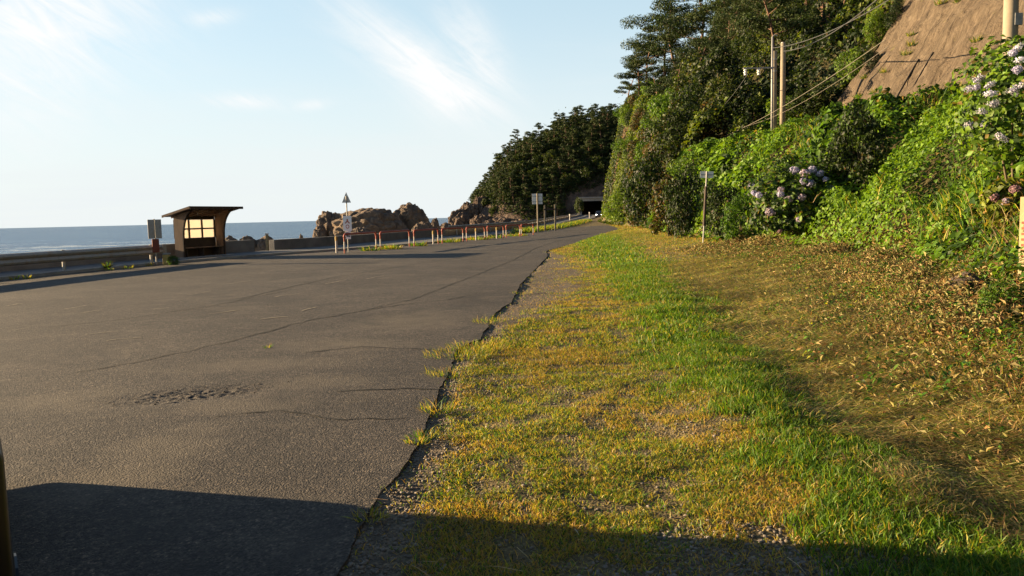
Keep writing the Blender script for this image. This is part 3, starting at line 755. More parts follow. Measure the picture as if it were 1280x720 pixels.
# ------------------------------------------------------------------ signs
p = gz(431.5, 315.3, .05)
tp = Vector((p.x, p.y + .8, .05)); Y_ = tp.y; sc_ = Y_ / F_PX
ws = thing('road_sign', 'tall sign pole with grey triangular sign back above a white pictogram board', 'sign', tp, face_cam(tp) )
zt = at(433, 240, Y_).z - tp.z
MB().tube([(0, 0, -.1), (0, 0, zt - .2)], .030, 10).build('pole', MT['galv'], ws)
wT = 11.2 * sc_; hT = 13.2 * sc_
m = MB(); m.prism([(-wT / 2, .05, zt - hT), (wT / 2, .05, zt - hT), (0, .05, zt)], (0, 0, 0), (0, .012, 0)); tri = m.build('triangle_plate', MT['signback'], ws, .003)
MB().box((0, .044, zt - hT * .78), (wT * .7, .01, .03)).build('stiffener', MT['signback'], tri); MB().box((0, .044, zt - hT * .45), (wT * .42, .01, .03)).build('stiffener', MT['signback'], tri)
wB = 10.4 * sc_; zb0 = at(431, 289, Y_).z - tp.z; zb1 = at(431, 270, Y_).z - tp.z
bd = MB().box((0, -.055, (zb0 + zb1) / 2), (wB, .014, zb1 - zb0)).build('sign_board', MT['signwhite'], ws, .003)
m = MB(); zc = (zb0 + zb1) / 2; hB = zb1 - zb0
def stroke(mb, x0, z0, x1, z1, w, y=-.0645):
    d = Vector((x1 - x0, 0, z1 - z0)); L = d.length; n_ = Vector((-d.z, 0, d.x)).normalized() * w / 2; a = Vector((x0, y, z0)); b = Vector((x1, y, z1))
    mb.prism([a - n_, b - n_, b + n_, a + n_], (0, 0, 0), (0, -.002, 0))
stroke(m, 0, zc + hB * .30, 0, zc + hB * .16, .06); stroke(m, 0, zc + hB * .17, -wB * .26, zc + hB * .01, .055); stroke(m, .005, zc + hB * .165, wB * .26, zc + hB * .01, .055, -.0675)
m.build('pictogram', MT['signred'], bd)
m = MB(); 
for k in range(10):
    a0_, a1_ = 2 * math.pi * k / 10, 2 * math.pi * (k + .96) / 10
    stroke(m, .075 * math.cos(a0_), zc - hB * .2 + .085 * math.sin(a0_), .075 * math.cos(a1_), zc - hB * .2 + .085 * math.sin(a1_), .035)
m.build('pictogram', MT['signred'], bd)
zs0 = at(431, 299, Y_).z - tp.z; zs1 = zb0 - .01
sb = MB().box((.02, -.055, (zs0 + zs1) / 2), (.25, .014, zs1 - zs0)).build('small_board', MT['signwhite'], ws, .003)
m = MB(); stroke(m, -.09, zs1 - .08, .13, zs1 - .10, .07); stroke(m, -.08, zs1 - .22, .12, zs1 - .24, .07); m.build('lettering', MT['signink'], sb)

tp = gz(672.5, 290, .05); Y_ = 78.0; k = Y_ / tp.y; tp = Vector((ray(672.5, 290).x * Y_, Y_, at(672.5, 290, Y_).z)); sc_ = Y_ / F_PX
bs2 = thing('road_sign', 'square grey sign back on a tall pole beside the weedy end of the barriers', 'sign', (tp.x, tp.y, min(tp.z, .1)), face_cam(tp))
z0 = min(tp.z, .1); zt = at(672, 242, Y_).z - z0; zl = at(672, 255.2, Y_).z - z0
MB().tube([(0, 0, -.2), (0, 0, zt + .02)], .075, 10).build('pole', MT['polec'], bs2)
pl = MB().box((-.01, .10, (zt + zl) / 2), (13 * sc_, .02, zt - zl)).build('sign_plate', MT['signback'], bs2, .005)
MB().box((0, .085, zt - .25), (12 * sc_, .02, .05)).build('stiffener', MT['galv'], pl); MB().box((0, .085, zl + .25), (12 * sc_, .02, .05)).build('stiffener', MT['galv'], pl)

Y_ = 82.0
wf = at(681.5, 287, Y_); wf2 = at(694.2, 284.5, Y_); z0 = -.05
fr = thing('notice_stand', 'two weathered posts joined by a crossbar standing beside the square sign', 'post frame', (wf.x, wf.y, 0))
dx = wf2.x - wf.x; zt1 = at(681.5, 256.5, Y_).z; zt2 = at(694, 255.5, Y_).z
MB().box((0, 0, zt1 / 2 - .1), (.16, .16, zt1 + .2)).build('post', MT['polec'], fr, .02)
MB().box((dx, 0, zt2 / 2 - .1), (.16, .16, zt2 + .2)).build('post', MT['polec'], fr, .02)
MB().box((dx / 2, -.11, at(688, 261.5, Y_).z), (dx + .25, .05, .14)).build('crossbar', MT['darkwood'], fr, .01)

# verge marker with plate, right
h1 = hit(879, 303.5); Y_ = h1.y; sc_ = Y_ / F_PX
rs = thing('road_sign', 'small pale sign plate on a leaning half dark post at the foot of the bank', 'sign', h1, face_cam(h1))
top = at(884.5, 214, Y_) - h1; hh = top.z
lean = (884.5 - 879) * sc_
rs.rotation_euler = (0, math.atan2(lean, hh) * .85, rs.rotation_euler[2])
MB().tube([(0, 0, -.2), (0, 0, hh)], .034, 10).build('post', MT['galv'], rs)
MB().tube([(0, 0, hh * .24), (0, 0, hh * .79)], .060, 12).build('dark_sleeve', MT['darkwood'], rs)
pl = MB().box((0, .05, hh - .13), (.52, .012, .26)).build('sign_plate', MT['signback'], rs, .003)
MB().box((0, .032, hh - .13), (.46, .014, .04)).build('clamp_bar', MT['galv'], pl)

# ------------------------------------------------------------------ hoop barriers and bollards
def hoop(width, hgt, n=9):
    r = .16; pts = [(-width / 2, 0, -.1), (-width / 2, 0, hgt - r)]
    arcs = [(-width / 2 + r - r * math.cos(t), 0, hgt - r + r * math.sin(t)) for t in np.linspace(0, math.pi / 2, 6)][1:]
    pts += arcs; pts += [(-q[0], 0, q[2]) for q in arcs[::-1]] + [(width / 2, 0, hgt - r), (width / 2, 0, -.1)]
    return pts
def barrier(pl, pr, label):
    a = gz(*pl, .03); b = gz(*pr, .03); c = (a + b) / 2; wd = (b - a).length; rz = math.atan2(b.y - a.y, b.x - a.x)
    t = thing('hoop_barrier', label, 'barrier', (c.x, c.y, 0), rz, 'red and white hoop barriers')
    hgt = .93; r = .16
    MB().tube([q for q in hoop(wd, hgt) if q[2] > hgt - r - .02], .055, 10).build('top_rail', MT['redpaint'], t, smooth=True)
    for s in (-1, 1):
        for z0, z1, mm in ((-.1, .22, 'redpaint'), (.22, hgt - r - .19, 'whitepaint'), (hgt - r - .19, hgt - r, 'redpaint')):
            MB().tube([(s * wd / 2, 0, z0), (s * wd / 2, 0, z1)], .039 if mm == 'whitepaint' else .038, 10).build('white_leg_band' if mm == 'whitepaint' else 'red_leg_band', MT[mm], t, smooth=False)
LB = [((431, 316.5), (470.6, 312)), ((476, 311.8), (512, 307.8)), ((518, 307.6), (548, 304.6)), ((553, 304.3), (579, 301.8)), ((583.5, 301.4), (606, 299.4)), ((609.5, 299.2), (629.4, 297.3)), ((633, 297), (650, 295.3)), ((652, 295), (666.7, 293.5))]
LBL = ['red and white hoop barrier at the foot of the white pictogram sign', 'second red and white hoop barrier counted from the pictogram sign', 'third hoop barrier from the pictogram sign, ahead of a yellow topped post',
       'fourth hoop barrier from the pictogram sign, in the middle of the barrier row', 'fifth red and white hoop barrier from the pictogram sign', 'sixth hoop barrier from the pictogram sign, with a yellow topped post behind', 'seventh and second last hoop barrier of the row', 'last and farthest hoop barrier, next to the square sign back pole']
for (a, b), l in zip(LB, LBL): barrier(a, b, l)
for px, py, l in ((420, 316.3, 'white post with yellow cap just before the first hoop barrier'), (541.5, 305.2, 'yellow capped post standing within the third hoop barrier'), (595, 300.2, 'pale post standing behind the fifth hoop barrier'), (621, 298.2, 'rusty yellow capped post behind the sixth hoop barrier')):
    p = gz(px, py, .03)
    t = thing('bollard', l, 'bollard', (p.x, p.y + .15, 0), 0, 'slim capped posts along the barriers')
    MB().tube([(0, 0, -.1), (0, 0, .62)], .05, 10).build('post', MT['whitepaint'], t); MB().tube([(0, 0, .62), (0, 0, .80), (0, 0, .84)], [.058, .058, .03], 10).build('cap', MT['yellowpaint'], t)
for px, pyb, Y_, hh, l in ((712.5, 276.5, 150, 1.2, 'white delineator post by the far guardrail'), (737, 273, 190, 1.3, 'white marker post on the grassy roadside before the tunnel')):
    p = at(px, pyb, Y_); z0 = .0072 * max(0, Y_ - 110)
    t = thing('delineator', l, 'post', (p.x, p.y, z0)); MB().tube([(0, 0, -.2), (0, 0, hh)], .11, 8).build('post', MT['whitepaint'], t); MB().tube([(0, 0, hh), (0, 0, hh + .25)], .14, 8).build('reflector', MT['porcelain'], t)

# ------------------------------------------------------------------ tunnel portal
TX, TY = at(741, 262, 298).x, 298.0; tz0 = .0072 * (TY - 110)
tn = thing('tunnel_portal', 'concrete road tunnel mouth cut into the foot of the wooded headland', 'tunnel', (TX, TY, tz0))
wO, hO, wI, hI = 10.2, 6.3, 8.4, 5.2
m = MB(); m.box((-(wO + wI) / 4, 0, hO / 2 - .2), ((wO - wI) / 2, 1.4, hO + .4)); m.box(((wO + wI) / 4, 0, hO / 2 - .2), ((wO - wI) / 2, 1.4, hO + .4)); m.box((0, 0, (hO + hI) / 2), (wI - .004, 1.4, hO - hI)); m.build('portal_frame', MT['concrete'], tn)
m = MB(); m.box((-wI / 2 - .15, 9, hI / 2), (.3, 16.5, hI + .3)); m.box((wI / 2 + .15, 9, hI / 2), (.3, 16.5, hI + .3)); m.box((0, 9, hI + .16), (wI, 16.5, .3)); m.box((0, 17.4, hI / 2), (wI + .6, .3, hI + .6)); m.build('lining', MT['tunnel'], tn)  # dark end wall stands in for the gloom deeper inside
m = MB(); m.box((0, 9, .03), (wI - .01, 16.4, .06)); m.build('carriageway', MT['tunnel'], tn)
m = MB(); m.box((0, -.85, hO + .15), (wO + .8, .5, .5)); m.build('coping', MT['concrete'], tn, .03)

# ------------------------------------------------------------------ cars
def make_car(root, lamp=True, paint='carpaint', van=False):
    L, Wd = (3.5, 1.6) if van else (4.2, 1.68)
    if van:
        prof = [(-1.70, .14), (-1.73, .6), (-1.70, 1.0), (1.60, 1.04), (1.70, .94), (1.74, .5), (1.72, .10)]; cab = [(-1.68, 1.0), (-1.60, 1.80), (-1.4, 1.88), (.70, 1.86), (.92, 1.76), (1.58, 1.05)]; fy = 1.70; wy = (-1.15, 1.12)
        ws = [(-.64, 1.50, 1.14), (.64, 1.50, 1.14), (.56, 1.02, 1.70), (-.56, 1.02, 1.70)]; sw = ((-1.5, -.55), (-.45, .65))
    else:
        prof = [(-2.06, .30), (-2.1, .55), (-2.06, .95), (-1.2, .98), (.85, 1.0), (1.75, .86), (2.04, .72), (2.1, .45), (2.04, .26), (-1.9, .22)]; cab = [(-1.98, .98), (-1.82, 1.52), (-1.55, 1.62), (-.05, 1.64), (.25, 1.56), (1.02, .995)]; fy = 2.04; wy = (-1.3, 1.32)
        ws = [(-.66, 1.0, 1.04), (.66, 1.0, 1.04), (.56, .34, 1.53), (-.56, .34, 1.53)]; sw = ((-1.65, -.62), (-.52, .55))
    m = MB(); m.prism([(-Wd / 2, x, z) for x, z in prof], (0, 0, 0), (Wd, 0, 0)); m.build('body', MT[paint], root, .05, True)
    V = []; n = len(cab)
    for sg in (-1, 1):
        for x, z in cab: V.append((sg * (Wd / 2 - .04 - .12 * (z - .98) / .8), x, z))
    P = [tuple(range(n))[::-1], tuple(range(n, 2 * n))] + [(i, (i + 1) % n, n + (i + 1) % n, n + i) for i in range(n)]
    MB().add(V, P).build('cabin', MT[paint], root, .04, True)
    MB().add(ws + [(x, y - .035, z - .02) for x, y, z in ws], [(0, 1, 2, 3), (4, 7, 6, 5), (0, 4, 5, 1), (1, 5, 6, 2), (2, 6, 7, 3), (3, 7, 4, 0)]).build('windscreen', MT['carglass'], root)
    zt = 1.68 if van else 1.50
    for sg in (-1, 1):
        for y0, y1 in sw:
            xa, xb = sg * (Wd / 2 - .035), sg * (Wd / 2 - .03 - .12 * (zt - .98) / .8)
            MB().add([(xa, y0, 1.08), (xa, y1 + .1, 1.08), (xb, y1 - .2 if y1 > 0 else y1, zt), (xb, y0 + .05, zt)], [(0, 1, 2, 3)]).build('side_window', MT['carglass'], root)
        if not van or sg < 0: MB().box((sg * (Wd / 2 + .09), sw[1][1] + .1, 1.12), (.17, .09, .16)).build('mirror', MT[paint], root, .03)
        MB().box((sg * (Wd / 2 - .24), fy, .74), (.34, .12, .16)).build('headlight', MT['lamp'] if lamp else MT['carglass'], root, .03)
        for y in wy:
            w_ = MB(); w_.tube([(sg * (Wd / 2 - .20), y, .31), (sg * (Wd / 2 - .18), y, .31), (sg * (Wd / 2 - .01), y, .31), (sg * (Wd / 2 + .012), y, .31)], [.27, .31, .31, .27], 20); wh = w_.build('wheel', MT['rubber'], root)
            MB().tube([(sg * (Wd / 2 + .0135), y, .31), (sg * (Wd / 2 + .022), y, .31)], .19, 16).build('rim', MT['galv'] if not van else MT['carpaint'], wh)
    MB().box((0, fy + .04, .38 if not van else .30), (Wd - .02, .16, .26 if not van else .42)).build('bumper', MT[paint], root, .06)
    (yb0, zb0_), (yb1, zb1_) = cab[0], cab[1]; yq = lambda z: yb0 + (yb1 - yb0) * (z - zb0_) / (zb1_ - zb0_) - .006
    za_, zc_ = zb0_ + .14, zb1_ - .08
    MB().add([(-.60, yq(za_), za_), (.60, yq(za_), za_), (.56, yq(zc_), zc_), (-.56, yq(zc_), zc_)], [(0, 3, 2, 1)]).build('rear_window', MT['carglass'], root)
    for sg in (-1, 1): MB().box((sg * (Wd / 2 - .10), prof[1][0] + .0, .78), (.13, .06, .30)).build('tail_light', MT['redpaint'], root, .015)
    MB().box((0, fy + .07, .62), (.9, .04, .12)).build('grille', MT['rubber'], root, .01)
    MB().box((0, fy + .125, .42), (.33, .012, .165)).build('number_plate', MT['whitepaint'], root)
cy = 200.0; cp = at(748.6, 270, cy)
car = thing('car', 'small dark car with lit headlights leaving the tunnel', 'car', (cp.x, cy, .0072 * (cy - 110) + .11), math.pi - math.atan2(cp.x, cy) * 1.0)
make_car(car, True)
# parked car by the photographer: only its front corner enters the picture, its body throws the long foreground shadow
fc = gz(7, 603, .03)
rzc = math.atan2(-SUNV.y, -SUNV.x)          # bearing of shadows
carp = thing('parked_van', 'dark parked van whose front corner just enters beside the shaded asphalt', 'van', (0, 0, 0), 0)
make_car(carp, False, van=True)
_A = gz(11, 716, .03); _B = gz(-4, 604, .03); _f = (_B - _A).normalized(); _rt = Vector((_f.y, -_f.x, 0))
carp.location = Vector((_B.x, _B.y, .03)) - _f * 1.62 - _rt * .815; carp.rotation_euler = (0, 0, math.atan2(-_f.x, _f.y))

# signboard standing out of frame on the left: throws the long bar of shade on the lot
# ------------------------------------------------------------------ concrete slope
xs_ = np.linspace(0, 31, 240); us = np.linspace(0, 1, 150)
yb = 58.0
A, U = np.meshgrid(xs_, us); Y_ = yb - A
Xb = 21.0; Hs = 26.0
edge_w = (fbm(U * 7, U * 0 + 3, 5) - .5) * 1.5
Xc = Xb + U * Hs / 1.5; Zc = 4.6 + U * Hs; Yc = Y_ + np.where(A < .01, 0, 0)
Yc = yb - A * (1 + 0 * U) + (1 - np.minimum(A / 3, 1)) * edge_w
off = (fbm(Yc * .35, U * 9, 8, 5) - .5) * 1.3 + (fbm(Yc * 1.4, U * 14, 18, 4) - .5) * .28 + .25
Xc = Xc - off * .83; Zc = Zc + off * .55
ny_, nx_ = A.shape; idx = np.arange(nx_ * ny_).reshape(ny_, nx_)
Q = np.stack([idx[:-1, :-1].ravel(), idx[1:, :-1].ravel(), idx[1:, 1:].ravel(), idx[:-1, 1:].ravel()], 1)
Vt = np.stack([Xc.ravel(), Yc.ravel(), Zc.ravel()], 1)
# give the crust a thickness
Vb = Vt + np.array([.5, 0, -.35]); nv = len(Vt)
rim = list(idx[0, :]) + list(idx[1:, -1]) + list(idx[-1, -2::-1]) + list(idx[-2:0, 0][::1])
rim = np.array(rim); rq = np.stack([rim, np.roll(rim, -1), np.roll(rim, -1) + nv, rim + nv], 1)
me = mesh_np('retaining_slope', np.vstack([Vt, Vb]), [Q, rq], [MT['slope']], smooth=True)
uvl = me.uv_layers.new(name='UVMap'); li = np.zeros(len(me.loops), np.int32); me.loops.foreach_get('vertex_index', li)
uvv = np.stack([A.ravel(), (U * Hs).ravel()], 1); uvv = np.vstack([uvv, uvv]); uvl.data.foreach_set('uv', uvv[li].astype(np.float32).ravel())
rsl = link('retaining_slope', me); tag(rsl, 'steep brown sprayed concrete slope above the green bank', 'retaining wall')
def slope_pt(px, py):
    d = ray(px, py); best = None
    dist = ((Vt - np.array(CAM)) @ np.array(UP), (Vt - np.array(CAM)) @ np.array(RIGHT), (Vt - np.array(CAM)) @ np.array(FWD))
    u = 640 + dist[1] / dist[2] * F_PX; v = 360 - dist[0] / dist[2] * F_PX
    i = int(np.argmin((u - px) ** 2 + (v - py) ** 2)); return Vector(Vt[i])
for (x0, y0, x1, y1) in ((1168, 66, 1128, 138), (1149, 74, 1120, 126)):
    a = slope_pt(x0, y0); b = slope_pt(x1, y1); nn = Vector((-.83, 0, .55)) * .05
    m = MB(); m.tube([a + nn, (a + b) / 2 + nn * 1.2, b + nn], .05, 6); o = m.build('drain_pipe', MT['crack'], rsl)

SLOPE_TUFTS = [(1141, 58), (1135, 70), (1095, 115), (1082, 98), (1222, 52), (1140, 44), (1176, 6), (1108, 92), (1075, 122), (1200, 2)]
# ------------------------------------------------------------------ utility poles and cables
def pole(px, py_top, py_bot, Y, r, label, name='utility_pole', mat='polec', extra=4, lean=0):
    a = at(px, py_top, Y); zb = min(at(px, py_bot, Y).z, tz(a.x, Y) ) - .3
    t = thing(name, label, 'utility pole', (a.x, Y, zb)); h = a.z - zb
    MB().tube([(lean, 0, 0), (lean * .5, 0, h * .5), (0, 0, h)], [r * 1.25, r * 1.12, r], 14).build('shaft', MT[mat], t, smooth=True)
    return t, h
t, h = pole(968, 64, 150, 56, .17, 'thicker concrete utility pole with ring bands, left of the bright pair', 'utility_pole')
for k in (.5, 1.3): MB().tube([(0, 0, h - k), (0, 0, h - k - .12)], .195, 14).build('band', MT['galv'], t)
t, h = pole(979, 54, 150, 57, .17, 'pale concrete utility pole right of the bright pair, tallest of the two', 'utility_pole')
MB().tube([(0, 0, h), (0, 0, h + .05)], .14, 14).build('cap', MT['galv'], t)
t, h = pole(965.5, 46, 150, 55, .065, 'thin grey steel pole with a side arm carrying insulators', 'utility_pole', 'galv')
arm_l = (965 - 932) / F_PX * 55; zl = h - (83 - 46) / F_PX * 55
MB().box((-arm_l / 2, 0, zl), (arm_l + .3, .09, .09)).build('side_arm', MT['galv'], t, .01)
MB().tube([(0, 0, h), (.15, 0, h + .12), (.35, 0, h + .05)], .04, 8).build('top_bracket', MT['galv'], t)
for dx in (-arm_l, -arm_l * .5): MB().tube([(dx, 0, zl - .05), (dx, 0, zl - .12), (dx, 0, zl - .2), (dx, 0, zl - .28), (dx, 0, zl - .38), (dx, 0, zl - .46)], [.05, .14, .06, .14, .06, .12], 10).build('insulator', MT['porcelain'], t)
t, h = pole(884, 147, 182, 72, .10, 'short grey pole with small fittings rising from the top of the green bank', 'utility_pole', 'galv')
MB().box((.35, 0, h - 1.4), (.8, .12, .12)).build('bracket', MT['galv'], t, .01); MB().tube([(.2, 0, h - 1.0), (.2, 0, h - 1.5)], .12, 10).build('insulator', MT['porcelain'], t)
t, h = pole(845, 164, 200, 84, .10, 'short brown pole half hidden in the vines near the cliff', 'utility_pole', 'wood')
MB().tube([(0, 0, h), (0, 0, h + .08)], .12, 10).build('cap', MT['galv'], t)
t, h = pole(1267, -90, 70, 21, .155, 'thick concrete utility pole at the top right edge behind blue hydrangeas', 'utility_pole')
MB().box((.1, -.16, h - 2.3), (.2, .05, .3)).build('number_tag', MT['galv'], t, .005)
def cable(a, b, sag, r, label, mat='wire'):
    n = 24; pts = [a.lerp(b, i / n) - Vector((0, 0, sag * 4 * (i / n) * (1 - i / n))) for i in range(n + 1)]
    o = Vector(pts[0]); m = MB(); m.tube([q - o for q in pts], r, 6); ob = m.build('power_cable', MT[mat]); ob.location = o
    tag(ob, label, 'cable', 'overhead cables')
cable(at(884, 148, 72), at(935, 92, 55), .4, .022, 'dark cable from the short pole up to the side arm insulators')
cable(at(965, 60, 55), at(1150, -25, 30), .5, .022, 'dark overhead cable from the thin steel pole up through the trees')
cable(at(978, 64, 57), at(1140, -40, 30), .7, .026, 'dark overhead cable from the top of the right bright pole')
cable(at(884, 178, 72), at(1106, 50, 36), .5, .017, 'thick pale cable rising from the short pole past the brown slope', 'palewire')
cable(at(897, 163, 70), at(1110, 58, 36), .9, .012, 'thinner pale cable hanging just under the thick pale cable', 'palewire')

# boundary stake
s0 = at(1277.5, 345, 10.0); t = thing('boundary_stake', 'square yellowish boundary stake with dark marks at the right edge', 'stake', (s0.x + .02, 10.0, s0.z - .15), .25)
hs = at(1277, 246, 10).z - s0.z + .15
MB().box((0, 0, hs / 2), (.09, .09, hs)).build('stake_body', MT['stake'], t, .006)
m = MB()
for k in range(7): m.box((-.046, -.01, hs * .35 + k * .07), (.003, .04, .03)); m.box((-.005, -.046, hs * .35 + k * .07), (.045, .003, .012)); m.box((.006, -.0465, hs * .35 + .02 + k * .07), (.01, .002, .04))
m.build('marks', MT['rust'], t)
#PART2
# ------------------------------------------------------------------ leaf and blade generators
def unit(v): return v / np.maximum(np.linalg.norm(v, axis=1, keepdims=True), 1e-9)
def leaves(P, Nn, L, asp, C, fold=.12, rg=RNG):
    n = len(P); L = np.broadcast_to(L, n); 
    Nn = unit(Nn); t = rg.normal(size=(n, 3)); t -= Nn * (t * Nn).sum(1, keepdims=True); t = unit(t); s = np.cross(Nn, t)
    W = L * asp
    V = np.empty((n, 4, 3)); V[:, 0] = P - t * L[:, None] * .5; V[:, 2] = P + t * L[:, None] * .5 - Nn * (L * fold)[:, None]
    V[:, 1] = P + s * W[:, None] * .5 + Nn * (W * fold)[:, None] - t * L[:, None] * .08; V[:, 3] = P - s * W[:, None] * .5 + Nn * (W * fold)[:, None] - t * L[:, None] * .08
    b = np.arange(n) * 4
    F = np.concatenate([np.stack([b, b + 3, b + 2], 1), np.stack([b, b + 2, b + 1], 1)])
    return V.reshape(-1, 3), F, np.repeat(C, 4, 0)
def blades(P, h, w, ld, la, C, rg=RNG):
    """curved blades: P roots, h length, w width, ld lean bearing, la lean 0..1 (1 = lying flat)"""
    n = len(P); a = rg.uniform(0, 6.28, n)
    sx, sy = np.cos(a), np.sin(a); dx, dy = np.cos(ld), np.sin(ld)
    el1 = (1 - la) * math.pi / 2; el2 = el1 - .35 - .5 * la * 0 - rg.uniform(0, .6, n) * (1 - la)
    V = np.empty((n, 5, 3)); hw = w / 2
    side = np.stack([sx, sy, np.zeros(n)], 1)
    m1 = np.stack([dx * np.cos(el1), dy * np.cos(el1), np.sin(el1)], 1) * (h * .55)[:, None]
    m2 = np.stack([dx * np.cos(el2), dy * np.cos(el2), np.maximum(np.sin(el2), -.05)], 1) * (h * .45)[:, None]
    V[:, 0] = P - side * hw[:, None]; V[:, 1] = P + side * hw[:, None]
    V[:, 2] = P + m1 + side * (hw * .8)[:, None]; V[:, 3] = P + m1 - side * (hw * .8)[:, None]; V[:, 4] = P + m1 + m2
    b = np.arange(n) * 5
    F = np.concatenate([np.stack([b, b + 1, b + 2], 1), np.stack([b, b + 2, b + 3], 1), np.stack([b + 3, b + 2, b + 4], 1)])
    return V.reshape(-1, 3), F, np.repeat(C, 5, 0)
def cat(parts):
    Vs, Fs, Cs = [], [], []; o = 0
    for V, F, C in parts: Vs.append(V); Fs.append(F + o); Cs.append(C); o += len(V)
    return np.concatenate(Vs), np.concatenate(Fs), np.concatenate(Cs)
def pal(n, cols, wts, var=.25, rg=RNG):
    cols = np.array(cols, float); i = rg.choice(len(cols), n, p=np.array(wts) / np.sum(wts))
    return cols[i] * (1 + rg.uniform(-var, var, (n, 1))) * (1 + rg.uniform(-.08, .08, (n, 3)))
def palw(Wt, cols, var=.25, rg=RNG):
    """per-point weights (n,k) over k colours"""
    Wt = Wt / Wt.sum(1, keepdims=True); u = rg.random(len(Wt))[:, None]; i = (Wt.cumsum(1) < u).sum(1).clip(0, len(cols) - 1)
    return np.array(cols)[i] * (1 + rg.uniform(-var, var, (len(Wt), 1))) * (1 + rg.uniform(-.08, .08, (len(Wt), 3)))
G_YEL = (.275, .250, .028); G_OCH = (.30, .205, .044); G_BRT = (.085, .170, .012); G_MID = (.044, .108, .010); G_DRK = (.022, .050, .008)
STRAW = (.36, .27, .13); HAY = (.22, .17, .075); BRN = (.14, .075, .035); KHA = (.15, .135, .05)

# ------------------------------------------------------------------ grass on the verge
def scatter(n, xr, yr, ypow=1.0):
    y = yr[0] + (yr[1] - yr[0]) * RNG.random(n) ** ypow
    x = RNG.uniform(0, 1, n); lo = edge_x(np.minimum(y, 26)) - .05; lo = np.where(y > 24, np.interp(y, [24, 31, 35, 43, 54, 65, 84, 110], [.75, 1.4, 1.4, 3.3, 6.0, 8.9, 11.4, 13.8]), lo)
    hi = toe_x(y) + .6
    hi = np.minimum(hi, .72 * y + 1.2); lo2 = np.maximum(lo, -.55 * y - .5)
    return lo2 + (hi - lo2) * x, y
PIECES = []
for (n, yr, yp, wmul) in ((430000, (2.4, 9.5), 1.2, 1.0), (300000, (9.5, 24), 1.1, 1.7), (110000, (24, 60), 1.0, 3.2), (26000, (60, 112), 1.0, 6)):
    x, y = scatter(n, None, yr, yp)
    g, h_, dw, gr, n1, n2 = verge_weights(x, y)
    clump = fbm(x * 5, y * 5, 61, 3); cl2 = fbm(x * 1.3, y * 1.3, 62, 3)
    left = (1 - g) * (1 - h_) * (1 - dw)
    far = sstep(24, 34, y)
    pk = g * 1.0 + h_ * .75 + dw * .55 + left * np.clip((clump - .31) * 4.6, .10, 1)
    pk = np.maximum(pk, far * .8) * (1 - np.clip(gr, 0, 1) * .93)
    k = RNG.random(n) < pk; x, y, g, h_, dw, left, cl2, clump, n2 = [a[k] for a in (x, y, g, h_, dw, left, cl2, clump, n2)]; n = len(x)
    z = terr(x, y); P = np.stack([x, y, z + .002], 1)
    fr = sstep(30, 50, y)
    u = RNG.random(n)
    isg = u < g; ish = (~isg) & (u < g + h_); isd = (~isg) & (~ish) & (u < g + h_ + dw)
    P[:, 2] += np.where(ish, RNG.uniform(.006, .05, n), np.where(isd, RNG.uniform(0, .03, n), 0))
    hgt = np.where(isg, RNG.uniform(.03, .105, n) * (.45 + .9 * cl2), np.where(ish, RNG.uniform(.04, .13, n), np.where(isd, RNG.uniform(.04, .15, n), RNG.uniform(.014, .050, n))))
    hgt *= (1 + .25 * (wmul - 1))
    la = np.where(isg, RNG.uniform(.05, .5, n), np.where(ish, RNG.uniform(.66, .98, n), np.where(isd, RNG.uniform(.2, .95, n), RNG.uniform(.2, .8, n))))
    flow = 2.6 + (fbm(x * .5, y * .5, 88, 2) - .5) * 5
    ld = np.where(ish, flow + RNG.normal(0, .55, n) + np.where(RNG.random(n) < .5, 3.14, 0), RNG.uniform(0, 6.28, n))
    wd = np.where(isg | ish, RNG.uniform(.004, .008, n), RNG.uniform(.003, .006, n)) * wmul
    dryp = sstep(.48, .62, cl2)
    one = np.ones(n)
    Wl = np.stack([one * 1.2, .30 + dryp * 1.6, one * .8 * (1 - dryp * .6), one * .35, one * .3, one * .10], 1)
    Wg = np.stack([one * .35, one * .04, one * 1.4, one * 1.3, one * .5, one * .03], 1)
    Wf = np.stack([one * .8, .2 + dryp * 1.2, one * 1.1, one * .5, one * .2, one * .05], 1)
    Wl = np.where(fr[:, None] > .5, Wf, Wl)
    cols = np.array([G_YEL, G_OCH, G_BRT, G_MID, G_DRK, STRAW])
    c = np.where(isg[:, None], palw(Wg, cols), palw(Wl, cols))
    ch = pal(n, [(.30, .24, .09), (.22, .20, .055), (.42, .34, .15), (.09, .15, .016), (.22, .125, .05)], [1.1, 1.2, .3, 1.3, .5]) * (.62 + .75 * sstep(.35, .65, fbm(x * 1.1 + y * .6, y * 3.2 - x, 93, 4)))[:, None]; cd = pal(n, [(.26, .15, .06), (.34, .26, .10), STRAW, G_BRT, G_YEL, (.30, .13, .045)], [.9, 1, .5, 1.0, 1.0, .6])
    c = np.where(ish[:, None], ch, np.where(isd[:, None], cd, c))
    c = c * (.8 + .4 * n2[:, None])
    PIECES.append(blades(P, hgt, wd, ld, la, c))
# scattered long straws lying on the short turf
n = 420; x, y = scatter(n, None, (2.6, 12), 1.0); P = np.stack([x, y, terr(x, y) + .02], 1)
PIECES.append(blades(P, RNG.uniform(.10, .26, n), RNG.uniform(.004, .007, n), RNG.uniform(0, 6.28, n), RNG.uniform(.9, .99, n), pal(n, [STRAW, (.45, .36, .2)], [1, 1])))
V, F, C = cat(PIECES)
tag(link('verge_grass', mesh_np('verge_grass', V, [F], [MT['grass']], C)), 'patchy verge of yellowing turf, lush green strip and mown hay beside the asphalt', 'grass', kind='stuff')

